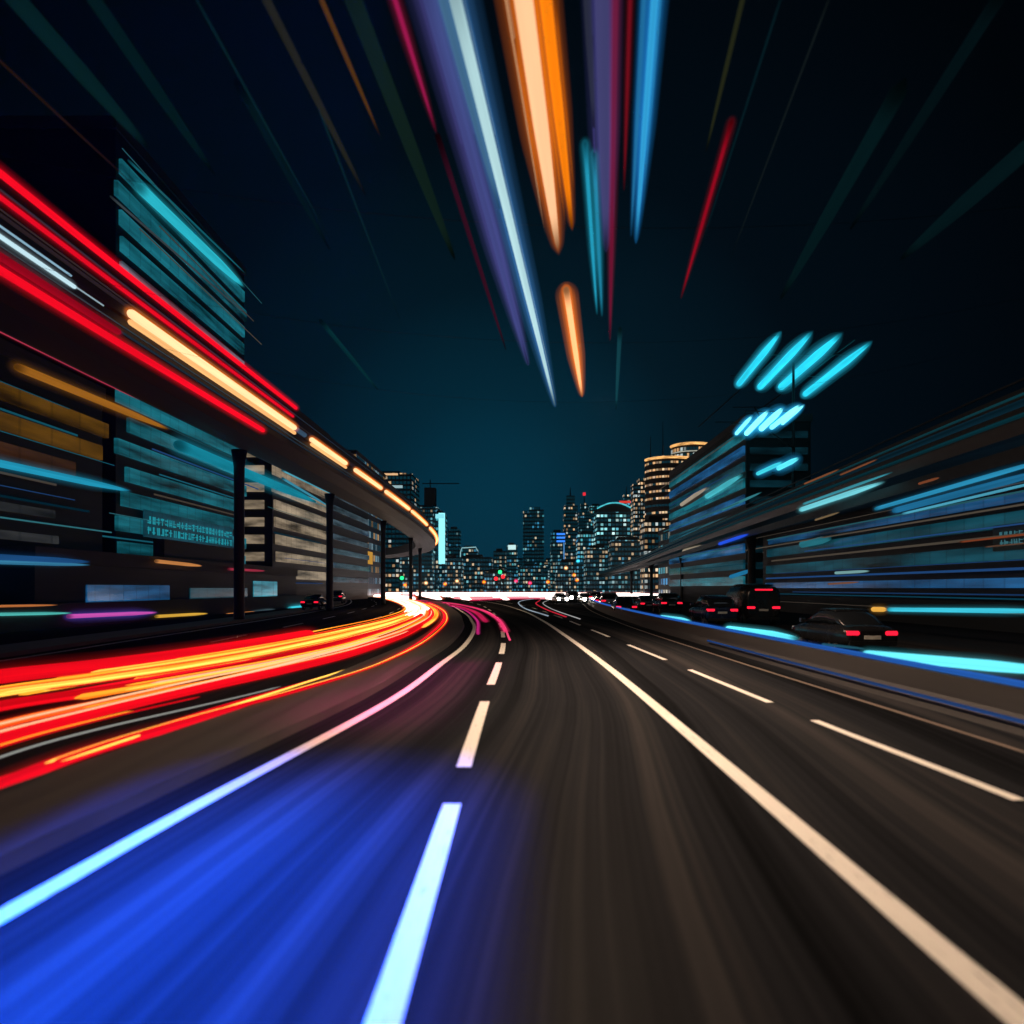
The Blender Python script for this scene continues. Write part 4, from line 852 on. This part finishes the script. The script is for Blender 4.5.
def make_car(label, kind, paint, loc, rz=0., lit='tail'):
    """built facing +y; origin on the ground"""
    o = empty('car' if kind != 'van' else 'van', loc, rz, label=label, cat='car' if kind != 'van' else 'van', group='cars on the right service road')
    if kind == 'sedan':
        body = [(-2.25, .72, .42, .8), (-2.2, .82, .3, .92), (-1.9, .88, .24, .98), (-1.2, .9, .22, .98), (0, .91, .22, .96), (1.0, .9, .22, .94), (1.6, .88, .24, .86), (2.1, .82, .28, .74), (2.28, .68, .36, .64)]
        cab = [(-1.75, .66, .9, .98), (-1.1, .68, .9, 1.38), (-.5, .66, .9, 1.46), (.1, .66, .9, 1.45), (.5, .68, .9, 1.3), (1.15, .72, .88, .96)]; roof = [(-1.0, .56, 1.36, 1.42), (-.5, .58, 1.4, 1.485), (.1, .58, 1.4, 1.475), (.42, .56, 1.32, 1.38)]; tz, hzv, wb, r = .74, .62, 1.35, .33
    elif kind == 'suv':
        body = [(-2.2, .78, .5, .95), (-2.15, .88, .34, 1.12), (-1.6, .93, .28, 1.14), (0, .94, .27, 1.12), (1.1, .93, .27, 1.1), (1.7, .92, .3, 1.02), (2.15, .86, .36, .9), (2.3, .72, .45, .8)]
        cab = [(-2.08, .76, 1.02, 1.2), (-1.9, .76, 1.02, 1.62), (-.5, .76, 1.02, 1.74), (.2, .75, 1.02, 1.72), (.55, .76, 1.02, 1.58), (1.2, .8, 1.0, 1.1)]; roof = [(-1.95, .64, 1.6, 1.68), (-.5, .66, 1.68, 1.78), (.2, .66, 1.66, 1.75), (.45, .64, 1.58, 1.66)]; tz, hzv, wb, r = .95, .78, 1.4, .37
    else:
        body = [(-2.7, .9, .5, 2.0), (-2.66, .98, .34, 2.32), (-1, 1.0, .3, 2.4), (.9, 1.0, .3, 2.38), (1.5, .99, .3, 2.1), (2.1, .97, .32, 1.2), (2.65, .9, .36, 1.0), (2.75, .78, .45, .9)]
        cab = [(1.36, .9, 1.3, 2.1), (1.75, .9, 1.15, 1.85), (2.14, .9, 1.1, 1.25)]; roof = [(-2.3, .7, 2.3, 2.42), (0, .72, 2.36, 2.46), (.8, .7, 2.3, 2.43)]; tz, hzv, wb, r = 1.05, .8, 1.65, .36
    bm = bmesh.new(); loft(bm, body, 20, 4); link('body', bm, paint, o)
    bm = bmesh.new(); loft(bm, cab, 18, 3.4); link('windows', bm, glass, o); bm = bmesh.new(); loft(bm, roof, 16, 3); link('roof', bm, paint, o)
    yb, yf = body[0][0], body[-1][0]; wd = body[1][1]
    for s in (-1, 1):
        bm = bmesh.new(); box(bm, *sorted((s * wd * .5, s * wd * .97)), yb - .015, yb + .22, tz - .07, tz + .07); bmesh.ops.bevel(bm, geom=bm.edges[:], offset=.03, segments=2); link('tail_light', bm, tail, o)
        bm = bmesh.new(); box(bm, *sorted((s * wd * .5, s * wd * .9)), yf - .3, yf + .02, hzv - (.2 if lit == 'head' else .06), hzv + (.2 if lit == 'head' else .08)); bmesh.ops.bevel(bm, geom=bm.edges[:], offset=.03, segments=2); link('headlight', bm, head if lit == 'head' else head_off, o)
        for y in (-wb, wb): wheel(o, s * (wd - .08), y, r)
        link('mirror', boxm(*sorted((s * (wd + .02), s * (wd + .2))), .75, .9, tz + .2, tz + .34), paint, o)
    link('number_plate', boxm(-.26, .26, yb - .03, yb - .002, tz - .2, tz - .08), plate, o)
    link('rear_bumper', boxm(-wd * .9, wd * .9, yb - .06, yb + .1, .34, .48), blackm, o)
    if kind == 'van': link('brake_light', boxm(-.5, .5, yb - .05, yb + .06, 2.05, 2.14), tail, o)
    return o
def ground_at(X, Y): return PZ(X, Y, .004)
blk, gry, blu, sil, wht = (paintm('black_car_paint', (.012, .012, .014)), paintm('grey_car_paint', (.06, .065, .07)), paintm('dark_blue_car_paint', (.012, .02, .05)), paintm('silver_car_paint', (.25, .26, .27)), paintm('white_car_paint', (.5, .5, .5)))
def place(label, kind, paint, X, Y, rz=-3, lit='tail'):
    p = ground_at(X, Y); p.z = .004; return make_car(label, kind, paint, p + Vector((0, 2.2, 0)), R(rz), lit)
place('black sedan seen from behind with both tail lights lit, end of the queue', 'sedan', blk, 628, 616.5)
place('dark car behind the nearest cyan barrier strip, lit tail lights, nearest car', 'sedan', blk, 874, 656, -2)
place('dark blue car with bright tail lights beyond the second cyan barrier strip', 'suv', blu, 724, 627, -2)
place('black van with a high red brake bar, next to the dark blue car', 'van', blk, 762, 625, -2)
place('black suv with lit tail lights left of the dark blue car', 'suv', blk, 673, 614.5, -2)
place('grey sedan with lit tail lights between black sedan and black suv', 'sedan', gry, 650, 611.5, -2)
place('silver car in the queue directly ahead of the black sedan', 'suv', sil, 612, 610.5, -4)
place('dark car in the far queue, red lit, behind the silver one', 'sedan', blk, 604, 606.5, -5)
place('white car in the far queue near the headlight glare', 'suv', wht, 597, 603.6, -6)
place('small dark blue car in the far queue beside the white one', 'sedan', blu, 606, 603, -6)
place('tiny dark car in the far queue, farthest of all', 'sedan', gry, 592, 601, -8)
for i, (X, Y) in enumerate(((561, 603.4), (574, 603), (587, 603.6))):
    c = place('oncoming car with dazzling headlights, %s of three' % ('leftmost', 'middle', 'rightmost')[i], ('sedan', 'suv', 'sedan')[i], (wht, gry, sil)[i], X, Y, 180 + 6, 'head'); c['group'] = 'oncoming cars with headlights on'
c = make_car('dark car with red tail lights parked by the left kerb beyond the shops', 'sedan', blk, (-19.6, 60, .14), R(4)); c['group'] = 'cars by the left kerb'
c = make_car('grey car parked farther along the left kerb', 'suv', gry, (-24.5, 84, .14), R(10)); c['group'] = 'cars by the left kerb'

# ------------------------------------------------------------------ street lamps and signals
def lamp_post(label, loc, hgt, col, s, r=.16, arm=1.2, rz=0., group='small street lamps of the far junction'):
    o = empty('street_lamp', loc, rz, label=label, cat='street lamp', group=group)
    bm = bmesh.new(); sweep(bm, [Vector((0, 0, 0)), Vector((0, .001, hgt * .7)), Vector((0, .002, hgt - .4)), Vector((arm * .3, .003, hgt)), Vector((arm, .004, hgt + .12))], lambda i: (.09, .07, .06, .05, .045)[i], 8); link('post', bm, steel, o)
    bm = bmesh.new(); bmesh.ops.create_icosphere(bm, subdivisions=2, radius=r); bmesh.ops.scale(bm, vec=(1.3, 1, .8), verts=bm.verts); link('lamp_globe', bm, emit('globe_%s_%g' % (''.join('%02d' % int(c * 99) for c in col), s), col, s), o, (arm, 0, hgt))
    bm = bmesh.new(); bmesh.ops.create_icosphere(bm, subdivisions=3, radius=r * 2.4); link('outer_globe', bm, gs(col, round(.16 / r, 3)), o, (arm, 0, hgt))  # emissive shell added round the globe to paint its glow
    return o
lps = [(574, 575, 150, ORANGE, 'orange globe lamp right above the headlight glare'), (577, 580, 120, ORANGE, 'second orange globe lamp above the headlight glare'), (566, 568, 190, WARM, 'warm globe lamp left of the orange pair'), (578, 561, 150, CYAN, 'cyan globe lamp at the start of the elevated roadway'),
       (405, 585, 230, ORANGE, 'orange globe lamp under the left viaduct bend'), (426, 583, 250, WARM, 'warm globe lamp under the lit edge tower'), (445, 584, 260, ORANGE, 'orange globe lamp left of centre'), (457, 581, 270, WARM, 'warm globe lamp before the wide low block'), (484, 582, 270, ORANGE, 'orange globe lamp before the centre block'), (516, 581, 280, PINK, 'pink globe lamp left of the tall central tower'), (530, 583, 280, PINK, 'pink globe lamp under the tall central tower'), (548, 582, 280, ORANGE, 'orange globe lamp right of the tall central tower')]
for X, Y, d_, col, lab in lps:
    p = PD(X, Y, d_); lamp_post(lab, (p.x - 1.2, p.y, 0), p.z, col, 3.5, .0026 * d_ * .6)
def signal(label, X, Y, d_, lit, cat='traffic light'):
    p = PD(X, Y, d_); o = empty('traffic_light', (p.x, p.y, 0), label=label, cat=cat, group='traffic lights')
    k = d_ / 130
    bm = bmesh.new(); prism(bm, 8, .09, .09, 0, p.z - .5 * k); link('post', bm, steel, o); link('housing', boxm(-.25 * k, .25 * k, -.12, .16, p.z - .5 * k, p.z + 1.3 * k), blackm, o)
    for j, c in enumerate(((.02, 1, .25), (1, .5, .02), (1, .02, .03))):
        bm = bmesh.new(); bmesh.ops.create_icosphere(bm, subdivisions=2, radius=(.42 if j == lit else .18) * k); bmesh.ops.scale(bm, vec=(1, .5, 1), verts=bm.verts)
        link('lens', bm, emit('signal_%d' % j, c, 2.0) if j == lit else blackm, o, (0, -.14, p.z + .45 * k * j))
signal('traffic light showing green under the left viaduct bend', 402, 578, 150, 0)
signal('traffic light showing green at the centre of the skyline', 500, 572, 230, 0)
signal('traffic light showing red just below the green one at the centre', 503, 581, 260, 2)
signal('traffic light showing red left of the centre', 496, 583, 240, 2)

# ------------------------------------------------------------------ air
hz_ = link('haze', boxm(-420, 420, -60, 560, -1, 100), None)
m, t = newmat('haze_air'); T = NT(t); v = T.n('ShaderNodeVolumePrincipled'); v.inputs['Color'].default_value = (.32, .7, 1, 1); v.inputs['Density'].default_value = .00007; v.inputs['Anisotropy'].default_value = .35
T.out(None, v.outputs[0]); hz_.data.materials.clear(); hz_.data.materials.append(m); tag(hz_, kind='stuff')
